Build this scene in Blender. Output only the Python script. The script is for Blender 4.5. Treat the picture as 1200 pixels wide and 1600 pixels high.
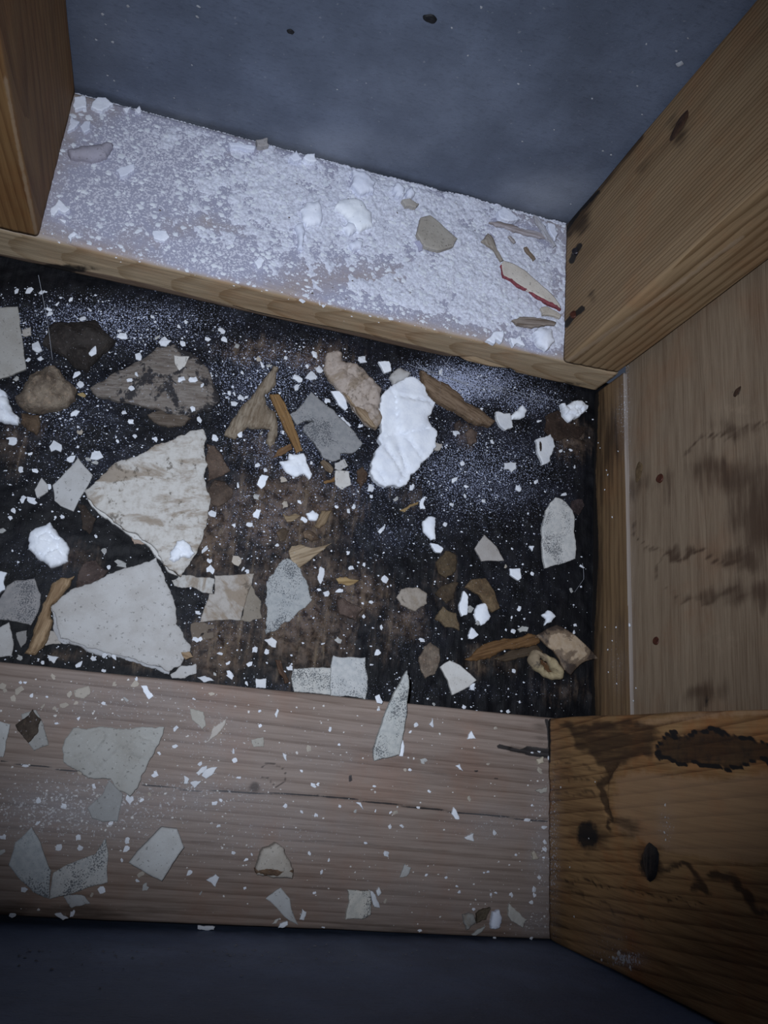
import bpy, math, random
import numpy as np
from mathutils import Matrix, Vector, noise
from mathutils.geometry import delaunay_2d_cdt

random.seed(7); rng = np.random.default_rng(7)
SC = bpy.context.scene
COL = SC.collection
for o in list(bpy.data.objects): bpy.data.objects.remove(o)

# ------------------------------------------------------------------ camera, world, light, exposure
TOP = 0.02785                                    # height of the plates above the cavity floor (m)
F = 1283.03                                      # focal length in pixels of the 1200x1600 frame
CAM = np.array([0.080269, -0.089667, 0.371838 + TOP])
R = np.array([[0.95656, -0.15709, -0.24561], [0.08411, 0.9553, -0.28341], [0.27915, 0.25044, 0.92701]])
cd = bpy.data.cameras.new('camera'); cam = bpy.data.objects.new('camera', cd); COL.objects.link(cam)
cam.matrix_world = Matrix([[*R[i], CAM[i]] for i in range(3)] + [[0, 0, 0, 1]])
cd.sensor_width = 36; cd.lens = F * 36 / 1600; cd.clip_start = 0.005; cd.clip_end = 10
SC.camera = cam
w = bpy.data.worlds.new('world'); SC.world = w; w.use_nodes = True
w.node_tree.nodes['Background'].inputs[0].default_value = (0.55, 0.68, 1.0, 1)
w.node_tree.nodes['Background'].inputs[1].default_value = 0.06
def lamp(name, off, energy, aim, size, rad, col, blend=1.0):
    ld = bpy.data.lights.new(name, 'SPOT'); lo = bpy.data.objects.new(name, ld); COL.objects.link(lo)
    pos = Vector(CAM + R @ np.array(off)); lo.location = pos
    lo.rotation_euler = (Vector(aim) - pos).to_track_quat('-Z', 'Y').to_euler()
    ld.energy = energy; ld.spot_size = size; ld.spot_blend = blend; ld.shadow_soft_size = rad; ld.color = col
lamp('flash', (-0.012, 0.014, 0.0), 7.0, (0.165, 0.080, 0.02), 1.45, 0.004, (0.82, 0.90, 1.03))
SC.view_settings.view_transform = 'Standard'; SC.view_settings.look = 'None'
SC.view_settings.exposure = 0.0; SC.view_settings.gamma = 1.0; SC.view_settings.use_curve_mapping = False

# ------------------------------------------------------------------ measuring the photograph: pixel <-> place
def U(x, y, h=0.0, ax=2):
    """Where the sight line through a photo pixel meets the plane coordinate[ax] = h."""
    d = R @ np.array([(x - 600) / F, (800 - y) / F, -1.0])
    return CAM + (h - CAM[ax]) / d[ax] * d
def PX(P):
    d = (np.asarray(P) - CAM) @ R
    z = np.minimum(d[:, 2], -1e-4)
    return np.stack([600 - F * d[:, 0] / z, 800 + F * d[:, 1] / z], 1)
def sd_poly(p, poly):
    """Signed distance (positive inside) of points p to a polygon."""
    q = np.asarray(poly, float); a = q; b = np.roll(q, -1, 0)
    best = np.full(len(p), 1e18); ins = np.zeros(len(p), bool)
    for (x0, y0), (x1, y1) in zip(a, b):
        ex, ey = x1 - x0, y1 - y0; wx, wy = p[:, 0] - x0, p[:, 1] - y0
        t = np.clip((wx * ex + wy * ey) / (ex * ex + ey * ey + 1e-12), 0, 1)
        best = np.minimum(best, (wx - ex * t) ** 2 + (wy - ey * t) ** 2)
        c = (y0 > p[:, 1]) != (y1 > p[:, 1])
        xi = x0 + ex * (p[:, 1] - y0) / (ey if abs(ey) > 1e-12 else 1e-12)
        ins ^= c & (p[:, 0] < xi)
    return np.where(ins, 1, -1) * np.sqrt(best)
def d_line(p, line):
    best = np.full(len(p), 1e18)
    for (x0, y0), (x1, y1) in zip(line[:-1], line[1:]):
        ex, ey = x1 - x0, y1 - y0; wx, wy = p[:, 0] - x0, p[:, 1] - y0
        t = np.clip((wx * ex + wy * ey) / (ex * ex + ey * ey + 1e-12), 0, 1)
        best = np.minimum(best, (wx - ex * t) ** 2 + (wy - ey * t) ** 2)
    return np.sqrt(best)
def blobs(p, L):
    """Soft elliptical patches (x, y, rx, ry, strength)."""
    v = np.zeros(len(p))
    for x, y, rx, ry, s in L:
        r2 = ((p[:, 0] - x) / rx) ** 2 + ((p[:, 1] - y) / ry) ** 2
        v = np.maximum(v, s * np.exp(-r2 * 0.9))
    return v
def lines(p, L):
    v = np.zeros(len(p))
    for wd, s, pts in L: v = np.maximum(v, s * np.clip(1.3 - d_line(p, pts) / wd, 0, 1))
    return v
def polys(p, L):
    v = np.zeros(len(p))
    for soft, s, pts in L: v = np.maximum(v, s * np.clip(0.5 + sd_poly(p, pts) / soft, 0, 1))
    return v
def warp(p, amp, cell, seed=0.0):
    q = np.concatenate([p / 1000, np.zeros((len(p), 1))], 1); m = (np.abs(p - [600, 800]) < [760, 960]).all(1); r = p.copy()
    r[m, 0] += amp * fbm(q[m], 1000 / cell, 3.0 + seed, 3); r[m, 1] += amp * fbm(q[m], 1000 / cell, 17.0 + seed, 3); return r
def P2(s): return [tuple(float(c) for c in q.split(',')) for q in s.split()]

# ------------------------------------------------------------------ materials
class NT:
    def __init__(s, name):
        s.m = bpy.data.materials.new(name); s.m.use_nodes = True; s.t = s.m.node_tree
        s.b = s.t.nodes['Principled BSDF']; s.b.inputs['Specular IOR Level'].default_value = 0.25
    def n(s, typ, **kw):
        nd = s.t.nodes.new(typ)
        for k, v in kw.items():
            if hasattr(nd, k): setattr(nd, k, v)
        return nd
    def put(s, sock, v):
        if v is None: return
        if hasattr(v, 'is_output') or isinstance(v, bpy.types.NodeSocket): s.t.links.new(v, sock)
        elif isinstance(v, tuple) and len(v) == 3 and sock.type == 'RGBA': sock.default_value = (*v, 1)
        else: sock.default_value = v
    def coord(s, scale=(1, 1, 1), rnd=False, loc=(0, 0, 0), rot=(0, 0, 0)):
        v = s.n('ShaderNodeTexCoord').outputs['Object']
        if rnd:
            a = s.n('ShaderNodeVectorMath', operation='MULTIPLY_ADD'); oi = s.n('ShaderNodeObjectInfo')
            cx = s.n('ShaderNodeCombineXYZ')
            for i in range(3): s.put(cx.inputs[i], oi.outputs['Random'])
            s.put(a.inputs[0], cx.outputs[0]); s.put(a.inputs[1], (3.7, 5.3, 1.9)); s.put(a.inputs[2], v); v = a.outputs[0]
        m = s.n('ShaderNodeMapping'); s.put(m.inputs[0], v)
        m.inputs['Scale'].default_value = scale; m.inputs['Location'].default_value = loc; m.inputs['Rotation'].default_value = rot
        return m.outputs[0]
    def noise(s, vec, scale, detail=4, rough=0.55, dist=0.0):
        nd = s.n('ShaderNodeTexNoise'); s.put(nd.inputs['Vector'], vec); nd.inputs['Scale'].default_value = scale
        nd.inputs['Detail'].default_value = detail; nd.inputs['Roughness'].default_value = rough; nd.inputs['Distortion'].default_value = dist
        return nd.outputs[0]
    def math(s, op, a, b=None, c=None, clamp=False):
        nd = s.n('ShaderNodeMath', operation=op, use_clamp=clamp)
        for i, v in enumerate((a, b, c)): s.put(nd.inputs[i], v)
        return nd.outputs[0]
    def rng(s, v, a, b, c=0.0, d=1.0, smooth=True):
        nd = s.n('ShaderNodeMapRange', interpolation_type='SMOOTHSTEP' if smooth else 'LINEAR')
        s.put(nd.inputs[0], v); s.put(nd.inputs[1], a); s.put(nd.inputs[2], b); s.put(nd.inputs[3], c); s.put(nd.inputs[4], d)
        return nd.outputs[0]
    def mix(s, f, a, b, mode='MIX'):
        nd = s.n('ShaderNodeMix', data_type='RGBA', blend_type=mode); nd.clamp_factor = True
        s.put(nd.inputs[0], f); s.put(nd.inputs[6], a); s.put(nd.inputs[7], b); return nd.outputs[2]
    def attr(s, name):
        return s.n('ShaderNodeAttribute', attribute_name=name).outputs['Fac']
    def objcol(s): return s.n('ShaderNodeObjectInfo').outputs['Color']
    def bump(s, h, strength=0.5, dist=0.001):
        nd = s.n('ShaderNodeBump'); s.put(nd.inputs['Height'], h); nd.inputs['Strength'].default_value = strength; nd.inputs['Distance'].default_value = dist
        s.t.links.new(nd.outputs[0], s.b.inputs['Normal'])
    def out(s, col, rough=0.8):
        s.put(s.b.inputs['Base Color'], col); s.put(s.b.inputs['Roughness'], rough); return s.m
    def speck(s, dens, vec, scale=900, k=0.05, detail=3):
        """Crisp grains: more of them where dens is higher (0..1)."""
        nz = s.noise(vec, scale, detail, 0.6)
        thr = s.math('MULTIPLY_ADD', dens, -0.42, 0.74)
        return s.rng(nz, s.math('SUBTRACT', thr, k), s.math('ADD', thr, k))

def wood(name, axis, light, dark, spacing=0.003, pith=(0, 0, 0), tilt=(0, 0, 0), dist=2.0, contrast=0.6, fibre=0.5,
         stain_col=(0.03, 0.017, 0.009), dust_col=(0.50, 0.50, 0.55), pale_col=(0.34, 0.25, 0.17), red=0.3, film_col=(0.28, 0.265, 0.27), film=(0.25, 0.8), lo=0.45, grains=1.0, warp=0.0):
    s = NT(name); st = [1, 1, 1]; st[axis] = 0.10
    mp = s.n('ShaderNodeMapping'); s.put(mp.inputs[0], s.coord(rot=tilt, loc=pith)); mp.inputs['Scale'].default_value = st
    wv = s.n('ShaderNodeTexWave', wave_type='RINGS', rings_direction='XYZ'[axis], wave_profile='SAW')
    s.put(wv.inputs['Vector'], mp.outputs[0]); wv.inputs['Scale'].default_value = 0.314 / spacing
    wv.inputs['Distortion'].default_value = dist; wv.inputs['Detail'].default_value = 2; wv.inputs['Detail Scale'].default_value = 0.35
    f = [1, 1, 1]; f[axis] = 0.035
    fib = s.noise(s.coord(tuple(f)), 1100, 4, 0.6)
    f2 = [1, 1, 1]; f2[axis] = 0.12
    big = s.noise(s.coord(tuple(f2)), 55, 4, 0.6)
    ring = s.rng(wv.outputs['Fac'], lo, 1.0)
    fac = s.math('MULTIPLY', ring, contrast)
    fac = s.math('MULTIPLY_ADD', s.rng(fib, 0.35, 0.7), fibre * 0.5, fac)
    c = s.mix(s.math('MULTIPLY_ADD', s.rng(big, 0.35, 0.7), 0.4, fac, clamp=True), light, dark)
    blot = s.noise(s.coord(), 28, 5, 0.65)
    c = s.mix(s.math('MULTIPLY', s.rng(blot, 0.45, 0.72), red), c, s.mix(1.0, c, (1.0, 0.62, 0.42), 'MULTIPLY'))
    edge = s.noise(s.coord(), 240, 5, 0.65)
    edge2 = s.noise(s.coord(tuple(f2)), 300, 4, 0.6)
    def soft(a, amp=0.9, nz=None):
        return s.math('MULTIPLY_ADD', s.math('SUBTRACT', nz or edge, 0.5), amp, a)
    pa = s.attr('pale'); pm = s.math('MULTIPLY', s.rng(soft(pa), 0.25, 0.75), s.rng(pa, 0.02, 0.2))
    c = s.mix(s.math('MULTIPLY', pm, 0.8), c, s.mix(0.35, pale_col, c))
    sa = s.attr('stain'); sm = s.math('MULTIPLY', s.rng(soft(sa, 1.0, edge2), 0.22, 0.8), s.rng(sa, 0.02, 0.25))
    c = s.mix(s.math('MULTIPLY', sm, 0.85), c, stain_col)
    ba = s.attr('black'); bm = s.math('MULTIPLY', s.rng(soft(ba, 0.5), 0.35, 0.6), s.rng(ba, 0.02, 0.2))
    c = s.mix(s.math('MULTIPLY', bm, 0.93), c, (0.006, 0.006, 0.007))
    da = s.attr('dust'); nz = s.noise(s.coord(), 130, 4, 0.6)
    film = s.math('MULTIPLY', da, s.rng(nz, 0.25, 0.8, *film), clamp=True)
    c = s.mix(film, c, film_col)
    spk = s.speck(s.math('MULTIPLY', da, grains), s.coord(), 1000)
    c = s.mix(s.math('MULTIPLY', spk, s.rng(da, 0.02, 0.3)), c, dust_col)
    s.bump(s.math('MULTIPLY_ADD', ring, 0.15, s.math('ADD', fib, s.math('MULTIPLY', spk, 0.6))), 0.35, 0.0006)
    return s.out(c, 0.72)

M = {}
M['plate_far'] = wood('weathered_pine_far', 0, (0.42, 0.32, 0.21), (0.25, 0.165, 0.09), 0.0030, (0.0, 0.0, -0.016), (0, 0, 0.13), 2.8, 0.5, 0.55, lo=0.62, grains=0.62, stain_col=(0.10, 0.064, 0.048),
                      dust_col=(0.60, 0.60, 0.68), film_col=(0.335, 0.335, 0.425), film=(1.25, 1.8))
M['plate_near'] = wood('pinkish_fir', 0, (0.275, 0.213, 0.178), (0.125, 0.085, 0.064), 0.0034, (0, -0.10, 0.075), (0, 0.008, 0.02), 2.4, 0.36, 0.75, lo=0.55,
                       dust_col=(0.44, 0.42, 0.42), film_col=(0.27, 0.255, 0.265), film=(0.5, 1.0), grains=0.6, red=0.35)
M['stud_right'] = wood('amber_pine', 2, (0.29, 0.195, 0.108), (0.14, 0.084, 0.040), 0.0022, (0.05, 0.16, 0), (0.02, 0.02, 0), 0.9, 0.8, 0.45)
M['stud_left'] = wood('orange_pine', 2, (0.24, 0.135, 0.055), (0.12, 0.058, 0.022), 0.0035, (-0.05, 0.03, 0), (0.02, 0.05, 0), 1.5, 0.5)
M['stud_near'] = wood('stained_pine', 2, (0.31, 0.18, 0.078), (0.10, 0.050, 0.02), 0.0046, (0.05, -0.12, 0), (0.10, 0.05, 0), 4.5, 0.5, 0.8, lo=0.6,
                      stain_col=(0.022, 0.011, 0.006), pale_col=(0.34, 0.21, 0.12), red=0.7)
M['panel'] = wood('plywood_face', 1, (0.25, 0.185, 0.125), (0.135, 0.09, 0.057), 0.007, (0.012, 0, 0.03), (0.03, 0, 0.12), 4.0, 0.16, 1.0,
                  stain_col=(0.05, 0.027, 0.016))
M['strip'] = wood('brown_strip', 1, (0.20, 0.125, 0.062), (0.10, 0.057, 0.028), 0.004, (0.0, 0, 0.02), (0.03, 0, 0.05), 2.0, 0.5, 0.8, pale_col=(0.36, 0.33, 0.31))

def floor_mat():
    s = NT('blackened_floor')
    c = s.coord(); st = s.coord((1, 0.12, 1))
    grain = s.noise(st, 300, 5, 0.65); big = s.noise(c, 60, 6, 0.7, 0.4); mid = s.noise(c, 220, 6, 0.7, 0.3)
    base = s.mix(s.rng(grain, 0.4, 0.75), (0.0018, 0.0019, 0.0030), (0.0075, 0.0070, 0.0085))
    br = s.attr('brown')
    bf = s.rng(s.math('MULTIPLY_ADD', s.math('ADD', s.math('SUBTRACT', big, 0.5), s.math('SUBTRACT', grain, 0.5)), 0.9, br), 0.25, 0.95)
    bf = s.math('MULTIPLY', bf, s.rng(br, 0.02, 0.25))
    bcol = s.mix(s.rng(mid, 0.36, 0.62), (0.020, 0.012, 0.008), (0.12, 0.082, 0.058))
    bcol = s.mix(s.rng(grain, 0.52, 0.72), bcol, (0.15, 0.108, 0.07))
    base = s.mix(s.math('MULTIPLY', bf, 0.9), base, bcol)
    da = s.attr('dust')
    film = s.math('MULTIPLY', da, s.rng(big, 0.35, 0.75, 0.0, 0.14))
    base = s.mix(film, base, (0.24, 0.26, 0.40))
    g1 = s.math('MULTIPLY', s.speck(s.math('MULTIPLY', da, 0.62), c, 1500, 0.03, 2), s.rng(da, 0.03, 0.2))
    base = s.mix(s.math('MULTIPLY', g1, 0.85), base, (0.42, 0.46, 0.62))
    s.bump(s.math('ADD', mid, s.math('ADD', grain, g1)), 0.5, 0.0008)
    s.b.inputs['Specular IOR Level'].default_value = 0.2
    return s.out(base, 0.6)
M['floor'] = floor_mat()

def wall_mat(name, col, spec):
    s = NT(name); c = s.coord()
    a = s.noise(c, 22, 5, 0.6); b = s.noise(s.coord((1, 1, 2.5)), 260, 5, 0.7); f = s.noise(c, 900, 2)
    k = s.mix(s.rng(a, 0.3, 0.75), tuple(x * 0.78 for x in col), tuple(x * 1.15 for x in col))
    k = s.mix(s.math('MULTIPLY', s.rng(b, 0.48, 0.72), 0.55), k, tuple(x * 0.5 for x in col))
    k = s.mix(s.math('MULTIPLY', s.rng(s.noise(c, 420, 3), 0.66, 0.72), 0.35), k, (0.3, 0.31, 0.33))
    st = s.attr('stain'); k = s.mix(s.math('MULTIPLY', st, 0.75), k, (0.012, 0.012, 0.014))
    da = s.attr('dust'); k = s.mix(s.math('MULTIPLY', da, s.rng(a, 0.3, 0.7, 0.2, 0.5)), k, (0.4, 0.42, 0.47))
    s.bump(s.math('ADD', b, f), 0.25, 0.0006); s.b.inputs['Specular IOR Level'].default_value = spec
    return s.out(k, 0.6)
M['wall_back'] = wall_mat('grey_board', (0.105, 0.125, 0.175), 0.3)
M['wall_front'] = wall_mat('slate_grey_board', (0.105, 0.145, 0.240), 0.3)

def white_mat():
    s = NT('fresh_plaster'); c = s.coord(rnd=True)
    a = s.noise(c, 160, 5, 0.6); f = s.noise(c, 900, 4, 0.6)
    k = s.mix(s.rng(a, 0.35, 0.7), s.objcol(), s.mix(1.0, s.objcol(), (0.86, 0.87, 0.90), 'MULTIPLY'))
    s.bump(s.math('MULTIPLY_ADD', a, 0.15, f), 0.3, 0.0005); return s.out(k, 0.9)
def slab_mat():
    s = NT('old_plaster'); c = s.coord(rnd=True)
    a = s.noise(c, 90, 5, 0.6); f = s.noise(c, 1000, 4, 0.65); d = s.noise(c, 700, 2, 0.5)
    oc = s.objcol()
    k = s.mix(s.rng(a, 0.35, 0.7), oc, s.mix(1.0, oc, (0.84, 0.82, 0.80), 'MULTIPLY'))
    k = s.mix(s.math('MULTIPLY', s.rng(d, 0.64, 0.70), 0.45), k, (0.06, 0.055, 0.05))
    k = s.mix(s.math('MULTIPLY', s.rng(f, 0.62, 0.70), 0.25), k, (0.7, 0.7, 0.7))
    s.bump(s.math('ADD', f, a), 0.3, 0.0006); return s.out(k, 0.9)
def mould_mat():
    s = NT('mouldy_plaster'); c = s.coord(rnd=True)
    a = s.noise(c, 70, 4, 0.6); d = s.noise(c, 1600, 4, 0.6); f = s.noise(c, 400, 4)
    oc = s.objcol()
    k = s.mix(s.rng(f, 0.35, 0.7), oc, s.mix(1.0, oc, (0.8, 0.82, 0.84), 'MULTIPLY'))
    thr = s.rng(a, 0.32, 0.68, 0.70, 0.44)
    m = s.rng(d, thr, s.math('ADD', thr, 0.06))
    k = s.mix(s.math('MULTIPLY', m, 0.75), k, (0.05, 0.055, 0.065))
    s.bump(s.math('ADD', f, d), 0.3, 0.0006); return s.out(k, 0.9)
def vein_mat():
    s = NT('veined_plaster'); c = s.coord(rnd=True); cs = s.coord((1, 0.35, 1), rnd=True, rot=(0, 0, 0.6))
    a = s.noise(cs, 95, 6, 0.68, 0.5); b = s.noise(c, 380, 5, 0.65); d = s.noise(c, 60, 3)
    oc = s.objcol()
    k = s.mix(s.rng(b, 0.4, 0.7), oc, s.mix(1.0, oc, (0.78, 0.75, 0.72), 'MULTIPLY'))
    k = s.mix(s.math('MULTIPLY', s.rng(a, 0.47, 0.60), 0.75), k, (0.22, 0.165, 0.115))
    k = s.mix(s.math('MULTIPLY', s.rng(s.math('ADD', s.math('MULTIPLY', b, 0.5), s.math('MULTIPLY', d, 0.5)), 0.56, 0.62), 0.7), k, (0.09, 0.075, 0.06))
    s.bump(s.math('ADD', b, a), 0.5, 0.0009); return s.out(k, 0.9)
def fibre_mat():
    s = NT('splintered_wood'); c = s.coord((0.06, 1, 1), rnd=True)
    a = s.noise(c, 900, 5, 0.6); b = s.noise(s.coord((0.3, 1, 1), rnd=True), 160, 4); d = s.noise(s.coord(rnd=True), 900, 3)
    oc = s.objcol()
    k = s.mix(s.rng(a, 0.35, 0.7), oc, s.mix(1.0, oc, (0.5, 0.45, 0.4), 'MULTIPLY'))
    k = s.mix(s.math('MULTIPLY', s.rng(b, 0.5, 0.7), 0.5), k, s.mix(1.0, oc, (0.45, 0.38, 0.32), 'MULTIPLY'))
    k = s.mix(s.math('MULTIPLY', s.rng(d, 0.66, 0.72), 0.4), k, (0.4, 0.41, 0.44))
    s.bump(s.math('ADD', a, b), 0.6, 0.0009); return s.out(k, 0.75)
def stone_mat():
    s = NT('rough_stone'); c = s.coord(rnd=True)
    a = s.noise(c, 110, 6, 0.7); b = s.noise(c, 500, 5, 0.7); d = s.noise(c, 1000, 3)
    oc = s.objcol()
    k = s.mix(s.rng(a, 0.35, 0.68), s.mix(1.0, oc, (0.45, 0.42, 0.42), 'MULTIPLY'), oc)
    k = s.mix(s.math('MULTIPLY', s.rng(b, 0.5, 0.72), 0.5), k, s.mix(1.0, oc, (1.7, 1.5, 1.35), 'MULTIPLY'))
    k = s.mix(s.math('MULTIPLY', s.rng(d, 0.66, 0.72), 0.5), k, (0.36, 0.37, 0.42))
    s.bump(s.math('ADD', a, b), 0.8, 0.0015); return s.out(k, 0.8)
def rot_mat():
    s = NT('rotten_grey_wood'); c = s.coord(rnd=True); cs = s.coord((0.15, 1, 1), rnd=True)
    a = s.noise(c, 75, 5, 0.68, 0.4); b = s.noise(cs, 700, 4, 0.6); d = s.noise(c, 800, 3)
    oc = s.objcol()
    k = s.mix(s.rng(b, 0.35, 0.7), oc, s.mix(1.0, oc, (0.6, 0.55, 0.52), 'MULTIPLY'))
    k = s.mix(s.math('MULTIPLY', s.rng(a, 0.50, 0.56), 0.9), k, (0.014, 0.014, 0.018))
    k = s.mix(s.math('MULTIPLY', s.rng(d, 0.63, 0.69), 0.6), k, (0.38, 0.39, 0.43))
    s.bump(s.math('ADD', a, b), 0.7, 0.0014); return s.out(k, 0.8)
def blotch_mat():
    s = NT('water_marked_paper'); c = s.coord(rnd=True)
    a = s.noise(c, 75, 5, 0.6, 0.4); b = s.noise(c, 400, 4)
    oc = s.objcol()
    k = s.mix(s.rng(b, 0.35, 0.7), oc, s.mix(1.0, oc, (0.86, 0.82, 0.76), 'MULTIPLY'))
    k = s.mix(s.math('MULTIPLY', s.rng(a, 0.41, 0.46), 0.8), k, (0.10, 0.066, 0.043))
    k = s.mix(s.math('MULTIPLY', s.rng(a, 0.48, 0.56), 0.85), k, (0.025, 0.017, 0.015))
    s.bump(s.math('ADD', a, b), 0.3, 0.0008); return s.out(k, 0.6)
def dust_mat():
    s = NT('plaster_powder'); c = s.coord()
    a = s.noise(c, 150, 5, 0.65); f = s.noise(c, 800, 4, 0.65); g = s.noise(c, 500, 3, 0.6)
    k = s.mix(s.rng(f, 0.30, 0.66), (0.46, 0.46, 0.54), (0.70, 0.72, 0.81))
    k = s.mix(s.math('MULTIPLY', s.rng(a, 0.5, 0.72), 0.35), k, (0.46, 0.45, 0.50))
    k = s.mix(s.math('MULTIPLY', s.rng(g, 0.64, 0.72), 0.5), k, (0.20, 0.17, 0.15))
    s.bump(s.math('ADD', f, g), 0.3, 0.0007); return s.out(k, 0.95)
def flat_mat(name, col, rough=0.6, metal=0.0):
    s = NT(name); c = s.coord(rnd=True); a = s.noise(c, 500, 4)
    s.b.inputs['Metallic'].default_value = metal
    k = s.mix(s.rng(a, 0.35, 0.7), col, tuple(x * 0.55 for x in col)); s.bump(a, 0.4, 0.0006); return s.out(k, rough)
M.update(white=white_mat(), slab=slab_mat(), mould=mould_mat(), vein=vein_mat(), fibre=fibre_mat(), stone=stone_mat(), blotch=blotch_mat(), rot=rot_mat(), dust=dust_mat())
M['rust'] = flat_mat('rusty_nail', (0.085, 0.028, 0.017), 0.5, 0.3)
M['darknail'] = flat_mat('dark_nail', (0.045, 0.04, 0.045), 0.35, 0.6)
M['knot'] = flat_mat('dark_knot', (0.055, 0.028, 0.016), 0.55)
M['palebrown_knot'] = flat_mat('brown_knot', (0.13, 0.085, 0.045), 0.6)
M['tarknot'] = flat_mat('tarry_knot', (0.011, 0.010, 0.011), 0.35)
M['red'] = flat_mat('red_paper', (0.27, 0.072, 0.085), 0.85)
M['screw'] = flat_mat('black_screw', (0.014, 0.014, 0.016), 0.6)

# ------------------------------------------------------------------ object helpers
def link(name, me, mat, loc=(0, 0, 0), rz=0.0, parent=None):
    o = bpy.data.objects.new(name, me); COL.objects.link(o)
    o.location = loc; o.rotation_euler = (0, 0, rz)
    if mat is not None and not me.materials: me.materials.append(mat)
    if parent is not None:
        o.parent = parent
        o.matrix_parent_inverse = (Matrix.Translation(parent.location) @ parent.rotation_euler.to_matrix().to_4x4()).inverted()
    return o
def tag(o, label, cat=None, group=None, kind=None):
    if label: o['label'] = label
    if cat: o['category'] = cat
    if group: o['group'] = group
    if kind: o['kind'] = kind
    return o
def set_attrs(me, d):
    for k, v in d.items():
        a = me.attributes.new(k, 'FLOAT', 'POINT'); a.data.foreach_set('value', np.ascontiguousarray(v, np.float32))
def grid_mesh(name, P, nu, nv, attrs=None, smooth=True):
    """P: (nu*nv, 3) points, v fastest."""
    me = bpy.data.meshes.new(name)
    i = np.arange(nu * nv).reshape(nu, nv)
    f = np.stack([i[:-1, :-1], i[1:, :-1], i[1:, 1:], i[:-1, 1:]], -1).reshape(-1, 4)
    me.vertices.add(len(P)); me.vertices.foreach_set('co', np.asarray(P, np.float32).ravel())
    me.loops.add(f.size); me.loops.foreach_set('vertex_index', f.ravel().astype(np.int32))
    me.polygons.add(len(f)); me.polygons.foreach_set('loop_start', np.arange(0, f.size, 4, dtype=np.int32))
    me.polygons.foreach_set('use_smooth', np.full(len(f), smooth))
    me.update(calc_edges=True)
    if attrs: set_attrs(me, attrs)
    return me
def fbm(P, scale, seed=0.0, oct=4):
    out = np.empty(len(P))
    for k, p in enumerate(P): out[k] = noise.fractal((p[0] * scale + seed, p[1] * scale - seed, p[2] * scale + 2.3 * seed), 1.0, 2.0, oct)
    return out

def lumber(name, c0, c1, mat, r=0.0018, per=40, steps=160, masks=None, grooves=(), rough=0.00025, seed=0.0):
    """A sawn timber between two end sections c0, c1 (four corners each, in turn); eased edges, cracks cut into it."""
    c0 = np.array(c0); c1 = np.array(c1)
    L = [np.linalg.norm(c0[(k + 1) % 4] - c0[k]) for k in range(4)]
    uv = []
    W_, H_ = (L[0] + L[2]) / 2, (L[1] + L[3]) / 2
    ru, rv = r / W_, r / H_
    cs = [(0, 0), (1, 0), (1, 1), (0, 1)]
    for k in range(4):
        a = np.array(cs[k], float); b = np.array(cs[(k + 1) % 4], float); d = b - a
        rr = abs(d[0]) * ru + abs(d[1]) * rv
        nrm = np.array([-d[1], d[0]]); rn = abs(nrm[0]) * ru + abs(nrm[1]) * rv
        for t in np.linspace(rr, 1 - rr, per): uv.append(a + d * t)
        for ang in (22, 45, 68):                                      # rounded corner towards the next side
            s_, c_ = math.sin(math.radians(ang)), math.cos(math.radians(ang))
            uv.append(b - d * rr * (1 - s_) + nrm * rn * (1 - c_))
    uv = np.array(uv); u = uv[:, 0:1]; v = uv[:, 1:2]
    bil = lambda c: c[0] * (1 - u) * (1 - v) + c[1] * u * (1 - v) + c[2] * u * v + c[3] * (1 - u) * v
    A, B = bil(c0), bil(c1); K = len(uv)
    t = np.linspace(0, 1, steps)[:, None, None]
    P = A[None] * (1 - t) + B[None] * t
    cen = P.mean(1, keepdims=True)
    nrm = P - cen
    T = np.roll(P, -1, 1) - np.roll(P, 1, 1); ax = (B - A).mean(0); ax /= np.linalg.norm(ax)
    nrm = np.cross(T, ax); nrm /= np.linalg.norm(nrm, axis=2, keepdims=True) + 1e-12
    sg = np.sign((nrm * (P - cen)).sum()); nrm *= sg
    P = P.reshape(-1, 3); nrm = nrm.reshape(-1, 3)
    px = PX(P)
    h = np.zeros(len(P))
    s_along = (P @ ax); q = P - np.outer(s_along, ax)
    Q = q * 1.0 + np.outer(s_along, ax) * 0.12
    if rough: h += rough * fbm(Q, 220, seed, 3)
    for wd, dep, pts in grooves: h -= dep * np.clip(1 - d_line(px, pts) / wd, 0, 1)
    P = P + nrm * h[:, None]
    base = P.mean(0); base[2] = P[:, 2].min()
    i = np.arange(steps * K).reshape(steps, K); j = np.roll(i, -1, 1)
    f = np.stack([i[:-1], j[:-1], j[1:], i[1:]], -1).reshape(-1, 4)
    if sg < 0: pass
    me = bpy.data.meshes.new(name)
    faces = f.tolist() + [i[0].tolist()[::-1], i[-1].tolist()]
    me.from_pydata((P - base).tolist(), [], faces); me.update()
    me.polygons.foreach_set('use_smooth', np.array([1] * len(f) + [0, 0], bool))
    at = dict(stain=np.zeros(len(P)), black=np.zeros(len(P)), dust=np.zeros(len(P)), pale=np.zeros(len(P)))
    if masks:
        for k, fn in masks.items(): at[k] = fn(px, P, nrm)
    set_attrs(me, at)
    import bmesh
    bm = bmesh.new(); bm.from_mesh(me); bmesh.ops.recalc_face_normals(bm, faces=bm.faces); bm.to_mesh(me); bm.free()
    return link(name, me, mat, tuple(base))

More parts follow.
